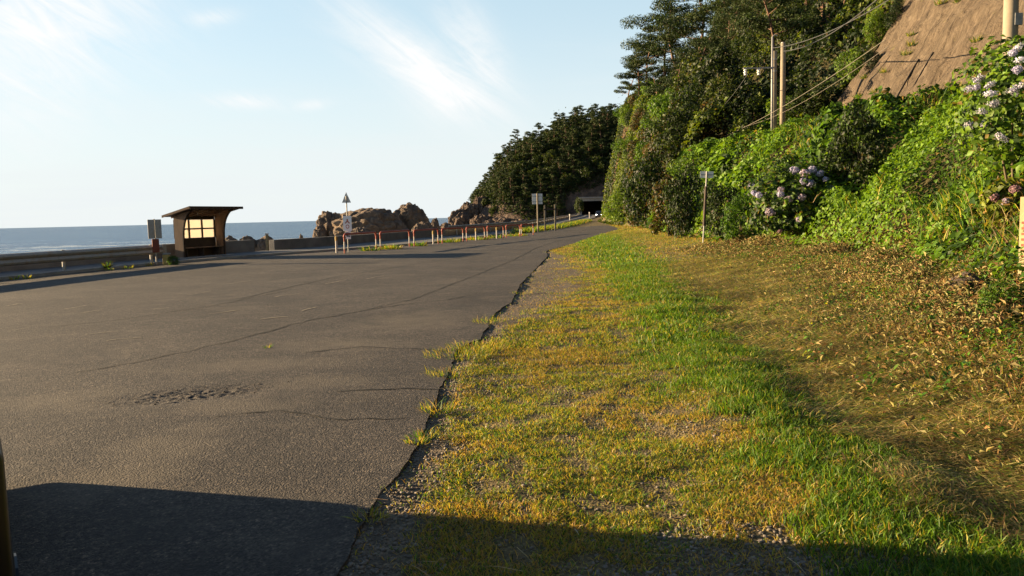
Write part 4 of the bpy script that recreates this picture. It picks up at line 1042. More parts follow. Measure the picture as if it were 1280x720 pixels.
# weeds: individual tufts on the ragged asphalt edge and along the kerb
def tuft(name, p, r, n, hmin, hmax, label, cols, wts, group=None, wid=.006):
    rg = np.random.default_rng(int(abs(p[0] * 977 + p[1] * 131)) + 5)
    a = rg.uniform(0, 6.28, n); q = r * np.sqrt(rg.random(n)); P = np.stack([q * np.cos(a), q * np.sin(a), np.zeros(n) - .01], 1)
    V, F, C = blades(P, rg.uniform(hmin, hmax, n), rg.uniform(wid * .6, wid * 1.3, n), a + rg.normal(0, .7, n), rg.uniform(.1, .85, n), pal(n, cols, wts, rg=rg), rg)
    o = link(name, mesh_np(name, V, [F], [MT['grass']], C)); o.location = p
    return tag(o, label, 'weed', group)
EC = [G_YEL, G_BRT, G_MID, G_OCH, STRAW]
for px, py, r, n, lab in ((575, 441, .42, 900, 'broad ragged weed tuft where the asphalt edge steps in, largest on the edge'), (600, 432, .40, 800, 'yellow green weed tuft just above the largest edge tuft'), (560, 466, .22, 300, 'small tuft hanging over the asphalt step below the largest edge tuft'),
                          (533, 545, .10, 90, 'little ochre tuft on the asphalt edge halfway down the lot'), (522, 552, .08, 70, 'tiny ochre tuft beside the halfway edge tuft'), (462, 645, .09, 90, 'dark green tuft on the asphalt edge inside the foreground shadow'),
                          (548, 512, .15, 140, 'sparse yellow sprig rising from the gravel beside the asphalt edge'), (612, 401, .26, 260, 'low grassy tuft on the edge above the bend'), (653, 366, .22, 90, 'dry tuft at the pale gravel patch'), (335, 434, .05, 30, 'lone small weed growing in a crack of the open asphalt')):
    p = gz(px, py, .03); p.z = .03 if px < 560 or px == 335 else tz(p.x, p.y); tuft('weed_tuft', p, r, n, .04, .15 if r > .1 else .09, lab, EC, [1.2, .9, .6, .7, .3])
for px, py, r, n, lab in ((17, 349, .22, 60, 'yellow weed at the kerb, farthest left of the kerb weeds'), (33, 348, .2, 60, 'second yellow weed from the left at the kerb'), (137, 337.5, .25, 90, 'bright weed at the kerb below the middle of the guardrail'), (160, 335.5, .3, 90, 'low yellow weeds at the kerb right of the middle weed'), (186, 332, .25, 70, 'weeds at the foot of the bus stop sign')):
    p = gz(px, py, .03); p.z = .03; tuft('kerb_weed', p, r * .6, n // 2, .06, .20, lab, EC, [1.5, .9, .5, .5, .2], wid=.02)
p = gz(137, 336, .1); tuft('kerb_weed', (p.x - .5, p.y + .8, .1), .10, 70, .15, .4, 'taller olive weed behind the kerb in front of the shaded seawall', [(.09, .085, .03), G_MID], [1, 1], wid=.03)
for px, py, r, n, lab in ((463, 313, .5, 120, 'low weeds between the first two hoop barriers'), (488, 311, .55, 260, 'bushy green weed under the second hoop barrier'), (523, 307, .5, 130, 'yellowish weeds at the third hoop barrier'), (558, 303, .7, 260, 'green weed clump at the start of the fourth hoop barrier'), (568, 302, .5, 120, 'small weeds within the fourth hoop barrier'),
                          (597, 299.5, .8, 240, 'weed clump at the fifth hoop barrier'), (618, 297.5, .6, 140, 'weeds at the sixth hoop barrier'), (645, 295, .9, 200, 'weeds near the last hoop barriers')):
    p = gz(px, py, .03); p.z = .02; tuft('barrier_weed', p, r, n, .12, .42, lab, EC, [1.0, 1.2, .9, .3, .1], wid=.05)
for (px, py), lab in zip(SLOPE_TUFTS, ('grass tuft in the middle of the brown slope', 'grass tuft a little below the middle tuft of the brown slope', 'yellow tuft low on the left half of the brown slope', 'tuft near the left rim of the brown slope', 'small tuft on the right half of the brown slope near the pole', 'tiny tuft above the middle tuft of the brown slope', 'wide tuft at the top of the brown slope', 'tuft between the left rim and the middle of the brown slope', 'tuft at the lower left corner of the brown slope', 'dry tuft at the very top of the brown slope')):
    p = slope_pt(px, py); tuft('slope_tuft', p, .32, 90, .2, .55, lab, EC, [1.3, .9, .8, .4, .2], wid=.035)
n = 9000; t = RNG.random(n); yy = 74 + 80 * t; P = np.stack([kerb_x(yy) + RNG.normal(.4, .5, n) + .2, yy, .0072 * np.maximum(0, yy - 110) - .02], 1)
V, F, C = blades(P, RNG.uniform(.15, .75, n), RNG.uniform(.04, .1, n), RNG.uniform(0, 6.28, n), RNG.uniform(.1, .6, n), pal(n, EC, [.9, 1.5, .8, .4, .1]))
tag(link('roadside_grass', mesh_np('roadside_grass', V, [F], [MT['grass']], C)), 'strip of bright uncut grass between the lot and the coast road', 'grass', kind='stuff')

# gravel
def grav_pos(n, rg):
    y = 2.6 + 24 * rg.random(n) ** 1.9; gw = np.interp(y, [2, 4, 7, 10, 13, 22, 27], [.5, .42, .35, .4, 1.0, 2.3, 1.0])
    x = edge_x(y) + gw * (rg.random(n) ** 1.3) * 1.5 - .03
    k = int(n * .16); a = rg.uniform(0, 6.28, k); q = .8 * np.sqrt(rg.random(k)); x[:k] = 1.0 + q * np.cos(a); y[:k] = 3.15 + q * np.sin(a)
    k2 = int(n * .40); x[-k2:] = rg.uniform(-1, 3, k2); y[-k2:] = rg.uniform(2.6, 9, k2); ok = x > edge_x(y); x, y = x[ok], y[ok]
    return np.stack([x, y, terr(x, y) + .003], 1)
Vs, Fs = stones(15000, grav_pos, (.004, .016), .65, 8)
tag(link('gravel', mesh_np('gravel', Vs, [Fs], [MT['gravel']])), 'loose grey gravel along the broken asphalt edge', 'gravel', kind='stuff')

# dry cut leaves and stalks at the foot of the bank
n = 90000; y = 4.5 + 25 * RNG.random(n) ** 1.25; d = RNG.normal(-.6, .95, n) + RNG.normal(0, .2, n); x = toe_x(y) + d
k = (x > band_x(y) + .9) & (RNG.random(n) < .35 + .9 * fbm(x * 1.2, y * 1.2, 91, 3)); x, y = x[k], y[k]; n = len(x)
heap = sstep(.46, .66, fbm(x * 1.1, y * 1.1, 151, 3)) * sstep(-1.6, -.2, x - toe_x(y)); P = np.stack([x, y, terr(x, y) + RNG.exponential(.03, n) + .01 + heap * RNG.uniform(0, .30, n)], 1); nn = np.column_stack([RNG.normal(0, .8, n), RNG.normal(0, .8, n), np.ones(n)])
a1 = leaves(P, nn, RNG.uniform(.02, .07, n) * (1 + .018 * y) * (1 + .25 * heap), .36, pal(n, [(.20, .115, .05), (.28, .22, .09), STRAW, (.18, .17, .06), (.20, .10, .045), G_MID], [1.2, 1.1, .5, .9, .15, .6]), .35)
n = 26000; y = 4.5 + 22 * RNG.random(n) ** 1.2; x = toe_x(y) + RNG.normal(-.3, .8, n); P = np.stack([x, y, terr(x, y) + RNG.exponential(.05, n)], 1)
a2 = blades(P, RNG.uniform(.06, .26, n), RNG.uniform(.003, .007, n) * (1 + .03 * y), RNG.uniform(0, 6.28, n), RNG.uniform(.55, .99, n), pal(n, [BRN, HAY, STRAW, KHA, G_MID], [1, 1, .6, .5, .5]))
V, F, C = cat([a1, a2])
tag(link('dry_weeds', mesh_np('dry_weeds', V, [F], [MT['dryleaf']], C)), 'cut and withered brown weeds heaped along the foot of the bank', 'weeds', kind='stuff')
# leafy weeds poking through
n = 9000; cx = RNG.integers(0, 260, n); cyv = 5.5 + 20 * RNG.random(260); cxv = toe_x(cyv) + RNG.normal(-.6, .9, 260); r = RNG.normal(0, .10, (n, 2))
x = cxv[cx] + r[:, 0]; y = cyv[cx] + r[:, 1]; P = np.stack([x, y, terr(x, y) + RNG.uniform(.01, .16, n)], 1)
V, F, C = leaves(P, np.column_stack([RNG.normal(-.3, .5, n), RNG.normal(0, .5, n), np.ones(n)]), RNG.uniform(.03, .075, n), .5, pal(n, [G_BRT, G_MID, G_DRK, G_YEL], [1, 1.2, .4, .3]))
tag(link('leafy_weeds', mesh_np('leafy_weeds', V, [F], [MT['leaf']], C)), 'green leafy weeds poking through the dry cuttings', 'weeds', kind='stuff')

# ------------------------------------------------------------------ undergrowth on the bank and vines on the cliff
def cover_h(x, y, big):
    if big: return .25 + 3.4 * sstep(.30, .75, fbm(x * .26, y * .26, 101, 4)) + 1.0 * vnoise(x * .9, y * .9, 103) ** 2
    return (.06 + 1.1 * sstep(.32, .74, fbm(x * .55, y * .55, 111, 4)) + .5 * vnoise(x * 1.7, y * 1.7, 113) ** 2) * (1 - .65 * sstep(2.5, 6, x - toe_x(y)) * (1 - sstep(58, 64, y))) + .16 * vnoise(x * 5, y * 5, 114)
def cover(n, yr, yp, dr, Lf, big, seed, cols, wts, asp=.62, dpow=1.0, jit=.55, keep=None, skew=0):
    rg = np.random.default_rng(seed)
    y = yr[0] + (yr[1] - yr[0]) * rg.random(n) ** yp; d = dr[0] + (dr[1] - dr[0]) * rg.random(n) ** dpow
    x = toe_x(y) + d
    # spread evenly over the real surface, steep parts included
    e = .15; gx = (terr(x + e, y, False) - terr(x - e, y, False)) / (2 * e); area = np.sqrt(1 + gx ** 2)
    k = rg.random(n) < np.clip(area / 4.2, .12, 1)
    if keep is not None: k &= keep(x, y, rg)
    x, y = x[k], y[k]; n = len(x); d = x - toe_x(y)
    f = lambda a, b: terr(a, b) + cover_h(a, b, big) * sstep(-.4, .9, a - toe_x(b))
    e = .12 if not big else .3
    z = f(x, y); gx = (f(x + e, y) - f(x - e, y)) / (2 * e); gy_ = (f(x, y + e) - f(x, y - e)) / (2 * e)
    nn = unit(np.column_stack([-gx, -gy_, np.ones(n)]))
    L = Lf(y) * rg.uniform(.6, 1.35, n) * (1 + (.25 if big else .8) * sstep(.52, .66, fbm(x * .4, y * .4, 141, 3)))
    P = np.stack([x, y, z], 1) - nn * rg.exponential(.10 if not big else .22, n)[:, None] + rg.normal(0, .3, (n, 3)) * L[:, None]
    nj = nn + rg.normal(0, jit, (n, 3)) + np.array([0, 0, .35])
    patch = fbm(x * .28, y * .28, 121, 3); pt2 = vnoise(x * 1.7, y * 1.7, 125)
    W = np.repeat(np.array(wts, float)[None], n, 0)
    W[:, 0] *= (.12 + 1.9 * sstep(.44, .60, patch)); W[:, 2] *= (.2 + 2.2 * sstep(.56, .40, patch)); W[:, 1] *= .5 + pt2
    W[:, 2] *= 1 + (1.6 * sstep(6, 12, d) if big else 0)
    W[:, 3:] *= (.2 + 8 * sstep(.62, .75, fbm(x * .6, y * .6, 127, 3)))[:, None]
    C = palw(W, cols, .22, rg)
    return leaves(P, nj, L, asp, C, .14, rg)
BC = [(.100, .185, .012), (.056, .118, .010), (.020, .046, .007), (.17, .13, .03), (.12, .06, .025)]
sl_keep = lambda x, y, rg: ~((x > 20.4 + 0 * y) & (y < 58.5) & (y > 26))
N1 = cover(330000, (5.5, 32), 1.0, (-.35, 9.5), lambda y: np.interp(y, [6, 14, 32], [.085, .105, .15]), False, 1, BC, [1.2, 1.3, .6, .03, .012], dpow=1.15)
N2 = cover(230000, (32, 62), .9, (-.5, 12), lambda y: np.interp(y, [32, 62], [.17, .27]), False, 2, BC, [1.3, 1.1, .6, .02, .01], dpow=1.1, keep=sl_keep)
n = 16000; rg = np.random.default_rng(3); y = 7 + 30 * rg.random(n); x = toe_x(y) + .4 + 6 * rg.random(n); kk = fbm(x * .5, y * .5, 131, 3) > .5; x, y = x[kk], y[kk]; n = len(x)
P = np.stack([x, y, terr(x, y) + cover_h(x, y, False) * .7], 1)
N3 = blades(P, rg.uniform(.25, .6, n), rg.uniform(.012, .022, n) * (1 + .02 * y), rg.uniform(0, 6.28, n), rg.uniform(.05, .5, n), pal(n, [G_BRT, G_MID, G_YEL], [1, 1, .4], rg=rg), rg)
n = 22000; rg = np.random.default_rng(33); y = 6 + 34 * rg.random(n) ** 1.1; x = toe_x(y) + .1 + 6.5 * rg.random(n); kk = fbm(x * .45, y * .45, 135, 3) > .53; x, y = x[kk], y[kk]; n = len(x)
P = np.stack([x, y, terr(x, y) + cover_h(x, y, False) * .85], 1)
N3b = blades(P, rg.uniform(.15, .55, n), rg.uniform(.006, .012, n) * (1 + .03 * y), rg.uniform(0, 6.28, n), rg.uniform(.15, .95, n), pal(n, [BRN, HAY, STRAW, G_YEL, G_DRK], [1, .8, .4, .6, .8], rg=rg), rg)
V, F, C = cat([N1, N2, N3, N3b])
tag(link('undergrowth', mesh_np('undergrowth', V, [F], [MT['leaf']], C)), 'dense bright green vines and weeds covering the roadside bank', 'undergrowth', kind='stuff')
bare = lambda x, y, rg: (fbm(x * .12, y * .12, 77) < .57) | (rg.random(len(x)) < .25)
HC = [(.092, .120, .010), (.034, .056, .008), (.012, .022, .006), (.12, .09, .02), (.08, .045, .02)]
bare_edge = lambda x, y, rg: bare(x, y, rg) & ((vnoise(x * .5, y * .35 + x, 55) > .22) | (y < 120))
N4 = cover(420000, (62, 152), .9, (-.6, 26), lambda y: np.interp(y, [62, 152], [.26, .36]), True, 4, HC, [1.0, 1.0, 1.2, .03, .015], dpow=1.5, keep=bare_edge)
N5 = cover(60000, (26, 64), 1, (24, 50), lambda y: y * 0 + .45, True, 5, HC, [.4, 1.2, 1.4, .02, .01], keep=lambda x, y, rg: ~((x > 20) & (x < 38.3) & (y < 58.5)))
N6 = cover(60000, (58.5, 75), 1, (6, 30), lambda y: y * 0 + .33, True, 6, HC, [.8, 1.2, 1.2, .02, .01])
V, F, C = cat([N4, N5, N6])
tag(link('climbing_vines', mesh_np('climbing_vines', V, [F], [MT['leaf']], C)), 'vines and scrub hanging over the steep cliff and hillside', 'vines', kind='stuff')

# ------------------------------------------------------------------ trees and shrubs
def pine_data(seed, h=10, spread=3.2, elem=.42, count=2600, flat=.30, lean=.08, nlimb=14, low=.35, tr=.20):
    rg = np.random.default_rng(seed); rd = random.Random(seed)
    tp = [Vector((lean * h * (k / 6) ** 1.4 + .035 * h * math.sin(k * 1.1 + seed), .03 * h * math.sin(k * .9 + 2 * seed), h * .95 * k / 6 - (.5 if k == 0 else 0))) for k in range(7)]
    m = MB(); m.tube(tp, [tr * (1 - .85 * k / 6) for k in range(7)], 7)
    def tpos(t): i = min(int(t * 6), 5); return tp[i].lerp(tp[i + 1], t * 6 - i)
    pads = []
    for k in range(nlimb):
        t = low + (1 - low) * (k + rd.random() * .8) / nlimb; t = min(t, .985); a = k * 2.4 + rd.uniform(-.6, .6)
        L = spread * (1.05 - .75 * ((t - low) / (1 - low)) ** 1.5) * rd.uniform(.6, 1.15); p0 = tpos(t)
        d = Vector((math.cos(a), math.sin(a), rd.uniform(.02, .45))); p1 = p0 + d * L * .55 + Vector((0, 0, -.04 * L)); p2 = p0 + d * L
        m.tube([p0, p1, p2], [tr * .32 * (1 - .6 * t), tr * .2 * (1 - .6 * t), .02], 5)
        rr = L * rd.uniform(.26, .40) + .25
        pads.append((p2, rr)); 
        if L > spread * .5: pads.append((p1 + Vector((rd.uniform(-.3, .3), rd.uniform(-.3, .3), .2)) * L * .4, rr * .75))
    pads.append((tp[-1], spread * .33)); pads.append((tpos(.9), spread * .36))
    w = np.array([r ** 2 for _, r in pads]); pi = rg.choice(len(pads), count, p=w / w.sum())
    c = np.array([p[:] for p, _ in pads])[pi]; r = np.array([q for _, q in pads])[pi]
    u = unit(rg.normal(size=(count, 3))); q = rg.random(count) ** .45
    P = c + u * (r * q)[:, None] * np.array([1, 1, flat]); P[:, 2] += .08 * r
    nn = u * np.array([.7, .7, .5]) + np.array([0, 0, .6]) + rg.normal(0, .6, (count, 3))
    C = pal(count, [(.031, .050, .011), (.018, .032, .008), (.056, .080, .013), (.06, .045, .018)], [1.2, 1, .55, .08], .3, rg)
    V, F, Cc = leaves(P, nn, elem * rg.uniform(.6, 1.4, count), .30, C, .1, rg)
    t_ = m.build('trunk', MT['bark'], None); td = t_.data; bpy.data.objects.remove(t_)
    return td, mesh_np('crown', V, [F], [MT['needle']], Cc)
def broad_data(seed, h=6, w=5, elem=.32, count=2600, nl=13, cols=None, wts=(1, 1, .7, .1), trunk=.14, mat='leaf', low=.25, name='crown'):
    rg = np.random.default_rng(seed); rd = random.Random(seed); m = MB()
    m.tube([(0, 0, -.4), (.03 * h, .02 * h, h * .3), (.0, .05 * h, h * .6)], [trunk, trunk * .8, trunk * .5], 7)
    lob = []
    for k in range(nl):
        a = k * 2.4 + rd.uniform(-.5, .5); zt = low + (1 - low) * ((k + .5) / nl) ** .85; rr = math.sin(math.pi * min(max((zt - low * .5) / (1.02 - low * .3), 0.05), 1)) ** .6
        p = Vector((math.cos(a) * w * .5 * rr * rd.uniform(.45, .85), math.sin(a) * w * .5 * rr * rd.uniform(.45, .85), h * zt * .92))
        lob.append((p, w * rd.uniform(.14, .27))); m.tube([(0, .03 * h, h * .25), p * .55 + Vector((0, 0, h * .12)), p], [trunk * .45, trunk * .3, .015], 5)
    wq = np.array([r ** 2 for _, r in lob]); pi = rg.choice(len(lob), count, p=wq / wq.sum())
    c = np.array([p[:] for p, _ in lob])[pi]; r = np.array([q for _, q in lob])[pi]; u = unit(rg.normal(size=(count, 3)) + np.array([0, 0, .25]))
    P = c + u * (r * rg.random(count) ** .3)[:, None] * np.array([1, 1, .8]); P[:, 2] = np.maximum(P[:, 2], .05)
    nn = u + rg.normal(0, .5, (count, 3)) + np.array([0, 0, .3])
    cols = cols or [(.036, .054, .009), (.020, .034, .008), (.010, .018, .006), (.06, .05, .015)]
    V, F, Cc = leaves(P, nn, elem * rg.uniform(.6, 1.3, count), .6, pal(count, cols, wts, .25, rg), .14, rg)
    t_ = m.build('trunk', MT['stem'], None); td = t_.data; bpy.data.objects.remove(t_)
    return td, mesh_np(name, V, [F], [MT[mat]], Cc)
def plant(name, data, loc, sc, rz, label, cat, group=None, parts=('trunk', 'crown'), tilt=0):
    t = thing(name, label, cat, loc, rz, group); t.scale = sc if hasattr(sc, '__len__') else (sc, sc, sc); t.rotation_euler[1] = tilt
    for d, pn in zip(data, parts): link(pn, d, t)
    return t
PINES = [pine_data(11, 10, 3.3, .26, 8200, .42, .10, 19, .38), pine_data(12, 10, 3.0, .26, 7600, .40, -.12, 17, .42), pine_data(13, 10, 3.6, .26, 9400, .44, .04, 22, .30), pine_data(14, 10, 2.7, .25, 6200, .42, .16, 16, .45)]
# the silhouetted pines on the cliff edge and the hill behind them
PL = [((784, 140), (764, 80), 1, 'small leaning pine at the very edge of the cliff, left of the taller pines', 141), ((797, 128), (790, 52), 3, 'slim open pine second from the cliff edge', 138), ((812, 118), (803, 28), 0, 'spreading pine with bare lower trunk against the sky', 137),
      ((828, 112), (838, 6), 2, 'tall wide pine in the middle of the skyline group', 136), ((850, 112), (862, -14), 0, 'tall dark pine just right of the widest skyline pine', 128), ((880, 110), (893, -30), 2, 'big pine with top cut by the picture edge, above the bare dark soil', 118),
      ((915, 95), (925, -45), 1, 'dark pine with sky gleaming through its crown', 112), ((950, 80), (960, -50), 2, 'large pine behind the thin steel pole', 106), ((985, 70), (1000, -60), 0, 'large pine above the two bright utility poles', 100), ((1025, 62), (1030, -60), 3, 'pine on the upper hillside right of the utility poles', 92),
      ((1068, 40), (1075, -60), 1, 'pine nearest to the brown concrete slope', 82)]
for (bx_, by_), (tx_, ty_), v, lab, Yd in PL:
    b0 = at(bx_, by_, Yd); zt = tz(b0.x, Yd); z0 = min(b0.z, zt + 1.5); top = at(tx_, ty_, Yd); h = top.z - z0
    plant('pine_tree', PINES[v], (b0.x, Yd, min(z0, zt) - .2 if zt < z0 + 3 else zt - .2), h / 9.6 if zt < z0 + 3 else max(3, top.z - zt) / 9.6, random.uniform(0, 6.28), lab, 'tree', 'pines on the hilltop', tilt=math.atan2(top.x - b0.x, h) * .6)
BRO = [broad_data(21, 6, 5, .30, 3200), broad_data(22, 5, 5.5, .30, 3200, 15), broad_data(23, 7, 4.6, .30, 3200, 14, wts=(.5, 1, 1.2, .05))]
rg = random.Random(5); placed = []
tries = 0
while len(placed) < 62 and tries < 4000:
    tries += 1
    y = rg.uniform(66, 152); d = rg.uniform(5.5, 34); x = float(toe_x(y)) + d
    if y > 112 and d < 15: continue
    if y > 128 and d < 22: continue
    if any((x - a) ** 2 + (y - b) ** 2 < 20 for a, b in placed): continue
    placed.append((x, y)); z = tz(x, y); s = rg.uniform(.75, 1.3)
    if rg.random() < .5: plant('pine_tree', PINES[rg.randrange(4)], (x, y, z - .2), s * .85, rg.uniform(0, 6.28), 'dark pine among the crowded trees of the right hillside', 'tree', 'dark hillside pines')
    else: plant('broadleaf_tree', BRO[rg.randrange(3)], (x, y, z - .2), s, rg.uniform(0, 6.28), 'rounded broadleaf tree among the crowded trees of the right hillside', 'tree', 'hillside broadleaf trees')
# shrubs standing at the foot of the cliff and bank, each its own
SHR = [broad_data(31, 2.4, 2.6, .15, 3200, 13, [(.036, .060, .010), (.020, .036, .008), (.010, .018, .006), (.07, .045, .015)], (.7, 1, 1.2, .06), .06, low=.1, name='foliage'),  # dark leaf tones, deepened further to paint the shaded bank hollow
       broad_data(32, 2.6, 3.0, .16, 3200, 14, [(.088, .155, .012), (.052, .105, .010), (.022, .046, .008), (.12, .09, .03)], (1.2, 1, .5, .02), .06, low=.1, name='foliage'),
       broad_data(33, 2.2, 2.4, .16, 3000, 12, [(.085, .050, .024), (.050, .060, .014), (.026, .038, .009), (.11, .07, .03)], (.7, 1, .8, .6), .05, low=.05, name='foliage')]
SL = [((838, 296), (838, 226), 52, 2, 'rounded bush with browning leaves left of the small sign plate'), ((858, 298), (862, 218), 46, 0, 'dark green bush close behind the browning bush'), ((905, 300), (905, 236), 60, 0, 'dark bush just right of the small sign plate'), ((930, 305), (935, 245), 50, 1, 'light green bush left of the blue hydrangea'),
      ((810, 283), (812, 205), 62, 0, 'layered dark shrub at the foot of the cliff'), ((782, 276), (783, 238), 44, 1, 'bright shrub where the cliff meets the far grass'), ((800, 280), (798, 250), 36, 2, 'brownish shrub under the layered dark shrub'), ((768, 274), (768, 252), 26, 1, 'low bright shrub at the left foot of the cliff'),
      ((872, 240), (872, 190), 56, 1, 'leafy bright shrub on the bank above the sign plate'), ((1082, 240), (1085, 145), 66, 0, 'deep dark shrub standing in for shade in the bank hollow below the brown slope'), ((1060, 250), (1062, 180), 60, 0, 'dark shrub added for the shaded hollow right behind the blue hydrangea'), ((990, 160), (990, 122), 60, 1, 'shrub at the feet of the bright utility poles'), ((1020, 150), (1022, 110), 60, 0, 'dark shrub between the utility poles and brown slope'), ((945, 165), (945, 128), 50, 0, 'shrub left of the utility pole feet'),  # the dark shrubs in the hollow stand in for its shadow
      ((1100, 60), (1103, 20), 34, 1, 'shrub overhanging the upper left rim of the brown slope'), ((1066, 104), (1068, 64), 36, 1, 'sunlit shrub beside the left rim of the brown slope'), ((1092, 92), (1094, 66), 22, 0, 'dark little shrub growing over the rim of the brown slope'), ((1122, 36), (1124, 4), 26, 0, 'dark shrub at the top of the rim of the brown slope'), ((1262, 405), (1262, 345), 66, 1, 'low fresh green shrub in front of the boundary stake')]
for (bx_, by_), (tx_, ty_), wpx, v, lab in SL:
    b0 = hit(bx_, by_, 4, 150); Yd = b0.y; h = (by_ - ty_) / F_PX * Yd; wm = wpx / F_PX * Yd
    base_h, base_w = ((2.4, 2.6), (2.6, 3.0), (2.2, 2.4))[v]
    plant('shrub', SHR[v], (b0.x, Yd + wm * .25, tz(b0.x, Yd + wm * .25) - .1 if wm < 3 else b0.z - .1), (wm / base_w * 1.1, wm / base_w * 1.0, h / base_h * 1.08), random.uniform(0, 6.28), lab, 'shrub', parts=('stem', 'foliage'))
rgc = random.Random(77); cl_ = []
CP = {0: 'dark rounded shrub clinging to the vine covered cliff', 1: 'bright green shrub clinging to the vine covered cliff', 2: 'browning shrub clinging to the vine covered cliff'}
for _try in range(600):
    if len(cl_) >= 34: break
    y = rgc.uniform(64, 140); d = rgc.uniform(.4 if y < 90 else 2.4, 5.5 if y < 90 else 7); x = float(toe_x(y)) + d
    if any((x - a) ** 2 + (y - b) ** 2 < 6.5 for a, b in cl_): continue
    cl_.append((x, y)); v = rgc.choice((0, 0, 1, 1, 2)); k = rgc.uniform(1.1, 2.1) * (1 if y < 100 else .85)
    plant('shrub', SHR[v], (x, y, tz(x, y) - .3), (k, k, k * rgc.uniform(.8, 1.2)), rgc.uniform(0, 6.28), CP[v], 'shrub', ('dark', 'bright', 'browning')[v] + ' shrubs on the cliff', ('stem', 'foliage'))
p = gz(213, 331, .05)
plant('shrub', SHR[1], (p.x, p.y + .3, 0), (.15, .15, .15), 1.0, 'small green shrub against the concrete block at the bus shelter', 'shrub', parts=('stem', 'foliage'))

# hydrangeas
def flower_mesh(seed, cols, wts, r=.5, loose=0):
    rg = np.random.default_rng(seed); n = 260; u = unit(rg.normal(size=(n, 3)) + np.array([0, 0, .2])); P = u * r * rg.uniform(.86 - loose, 1.02 + loose, (n, 1)) * np.array([1 + loose, 1 + loose, .82 - loose])
    P *= (1 + .22 * np.sin(u[:, :1] * 7 + seed) * np.sin(u[:, 2:] * 6 + seed)); P[:60] *= .8
    V, F, C = leaves(P, u + rg.normal(0, .25, (n, 3)), .34 * r, .95, pal(n, cols, wts, .38, rg), .18, rg)
    return mesh_np('flower_head', V, [F], [MT['petal']], C)
FB = [flower_mesh(1, [(.40, .38, .52), (.48, .46, .58), (.33, .33, .52)], [1, 1, .6]), flower_mesh(2, [(.34, .29, .40), (.32, .25, .22), (.40, .36, .44)], [1, .8, .7]), flower_mesh(3, [(.50, .49, .56), (.40, .41, .58), (.58, .56, .57), (.10, .15, .03)], [1, .9, .8, .35], .5, .20), flower_mesh(4, [(.30, .17, .19), (.25, .14, .17), (.32, .23, .20)], [1, .8, .5])]
def hydrangea(cpx, Yc, rx, rz_, heads, label, cols, wts, diam, n=3600, leafL=.14, ry=None):
    c = at(cpx[0], cpx[1], Yc); ry = ry or rx * .8
    base = Vector((c.x, c.y, tz(c.x, c.y) - .1)); t = thing('hydrangea_bush', label, 'hydrangea', base)
    cc = c - base; rg = np.random.default_rng(int(cpx[0]))
    u = unit(rg.normal(size=(n, 3)) + np.array([-.1, -.4, .15])); q = .72 + .33 * rg.random(n) + .16 * np.sin(u[:, 0] * 9) * np.sin(u[:, 2] * 8 + 1) 
    P = np.array(cc) + u * np.array([rx, ry, rz_]) * q[:, None]
    P[:, 2] = np.maximum(P[:, 2], .1 + .1 * rg.random(n))
    nn = u + rg.normal(0, .5, (n, 3)) + np.array([0, 0, .3])
    V, F, C = leaves(P, nn, leafL * rg.uniform(.6, 1.3, n), .66, pal(n, cols, wts, .25, rg), .12, rg)
    link('foliage', mesh_np('foliage', V, [F], [MT['leaf']], C), t)
    for k in range(5):
        a = k * 1.3; MB().tube([(0, 0, -.1), (cc.x * .5 + .2 * math.cos(a), cc.y * .5 + .2 * math.sin(a), cc.z * .5), (cc.x + rx * .6 * math.cos(a), cc.y + ry * .6 * math.sin(a), cc.z + rz_ * .3)], [.03, .022, .01], 6).build('stem', MT['stem'], t)
    for hx, hy, v, s in heads:
        d = ray(hx, hy); o = CAM - c; S3 = Vector((1 / rx, 1 / ry, 1 / rz_)); D = Vector((d.x * S3.x, d.y * S3.y, d.z * S3.z)); O = Vector((o.x * S3.x, o.y * S3.y, o.z * S3.z))
        A_ = D.dot(D); B_ = O.dot(D); Cq = O.dot(O) - 1.06; disc = B_ * B_ - A_ * Cq
        tt = (-B_ - math.sqrt(disc)) / A_ if disc > 0 else -B_ / A_
        p = CAM + d * tt; f = link('flower_head', FB[v], t); f.location = p - base; f.scale = (diam * s,) * 3
        f.rotation_euler = (rg.uniform(-.5, .5), rg.uniform(-.5, .5), rg.uniform(0, 6.28))
H1 = [(993, 213, 0, 1.1), (1006, 217, 1, 1.2), (1005, 227, 0, 1.0), (1013, 229, 0, 1.1), (1016, 212, 0, 1.0), (1025, 217, 0, .9), (1032, 224, 0, .7), (1040, 236, 1, 1.1), (1032, 247, 0, .8), (1002, 247, 1, 1), (986, 249, 1, 1), (976, 237, 1, .8), (976, 243, 0, .9), (940, 232, 0, .8), (943, 241, 0, .8), (949, 244, 0, .9), (963, 265, 1, 1.2), (999, 274, 1, .8), (975, 289, 3, .6), (1067, 235, 0, .8), (1070, 246, 0, .7)]
yh = hit(1000, 303, 10, 60).y + .7
hydrangea((1003, 256), yh, 66 / F_PX * yh, 54 / F_PX * yh, H1, 'big hydrangea bush with many pale lilac flower heads at the foot of the bank', [(.085, .15, .012), (.038, .075, .010), (.014, .030, .007), (.13, .10, .03)], (.9, 1, 1.3, .15), .235 * yh / 24, 4200, .15 * yh / 22)
hydrangea((1081, 266), yh + 1.5, 20 / F_PX * yh, 18 / F_PX * yh, [(1081, 251, 1, 1.1), (1076, 256, 3, .7)], 'little hydrangea with one fading head right of the big one', [(.16, .15, .02), (.08, .09, .015), (.17, .11, .03)], (1, .6, .6), .26 * yh / 24, 700, .13)
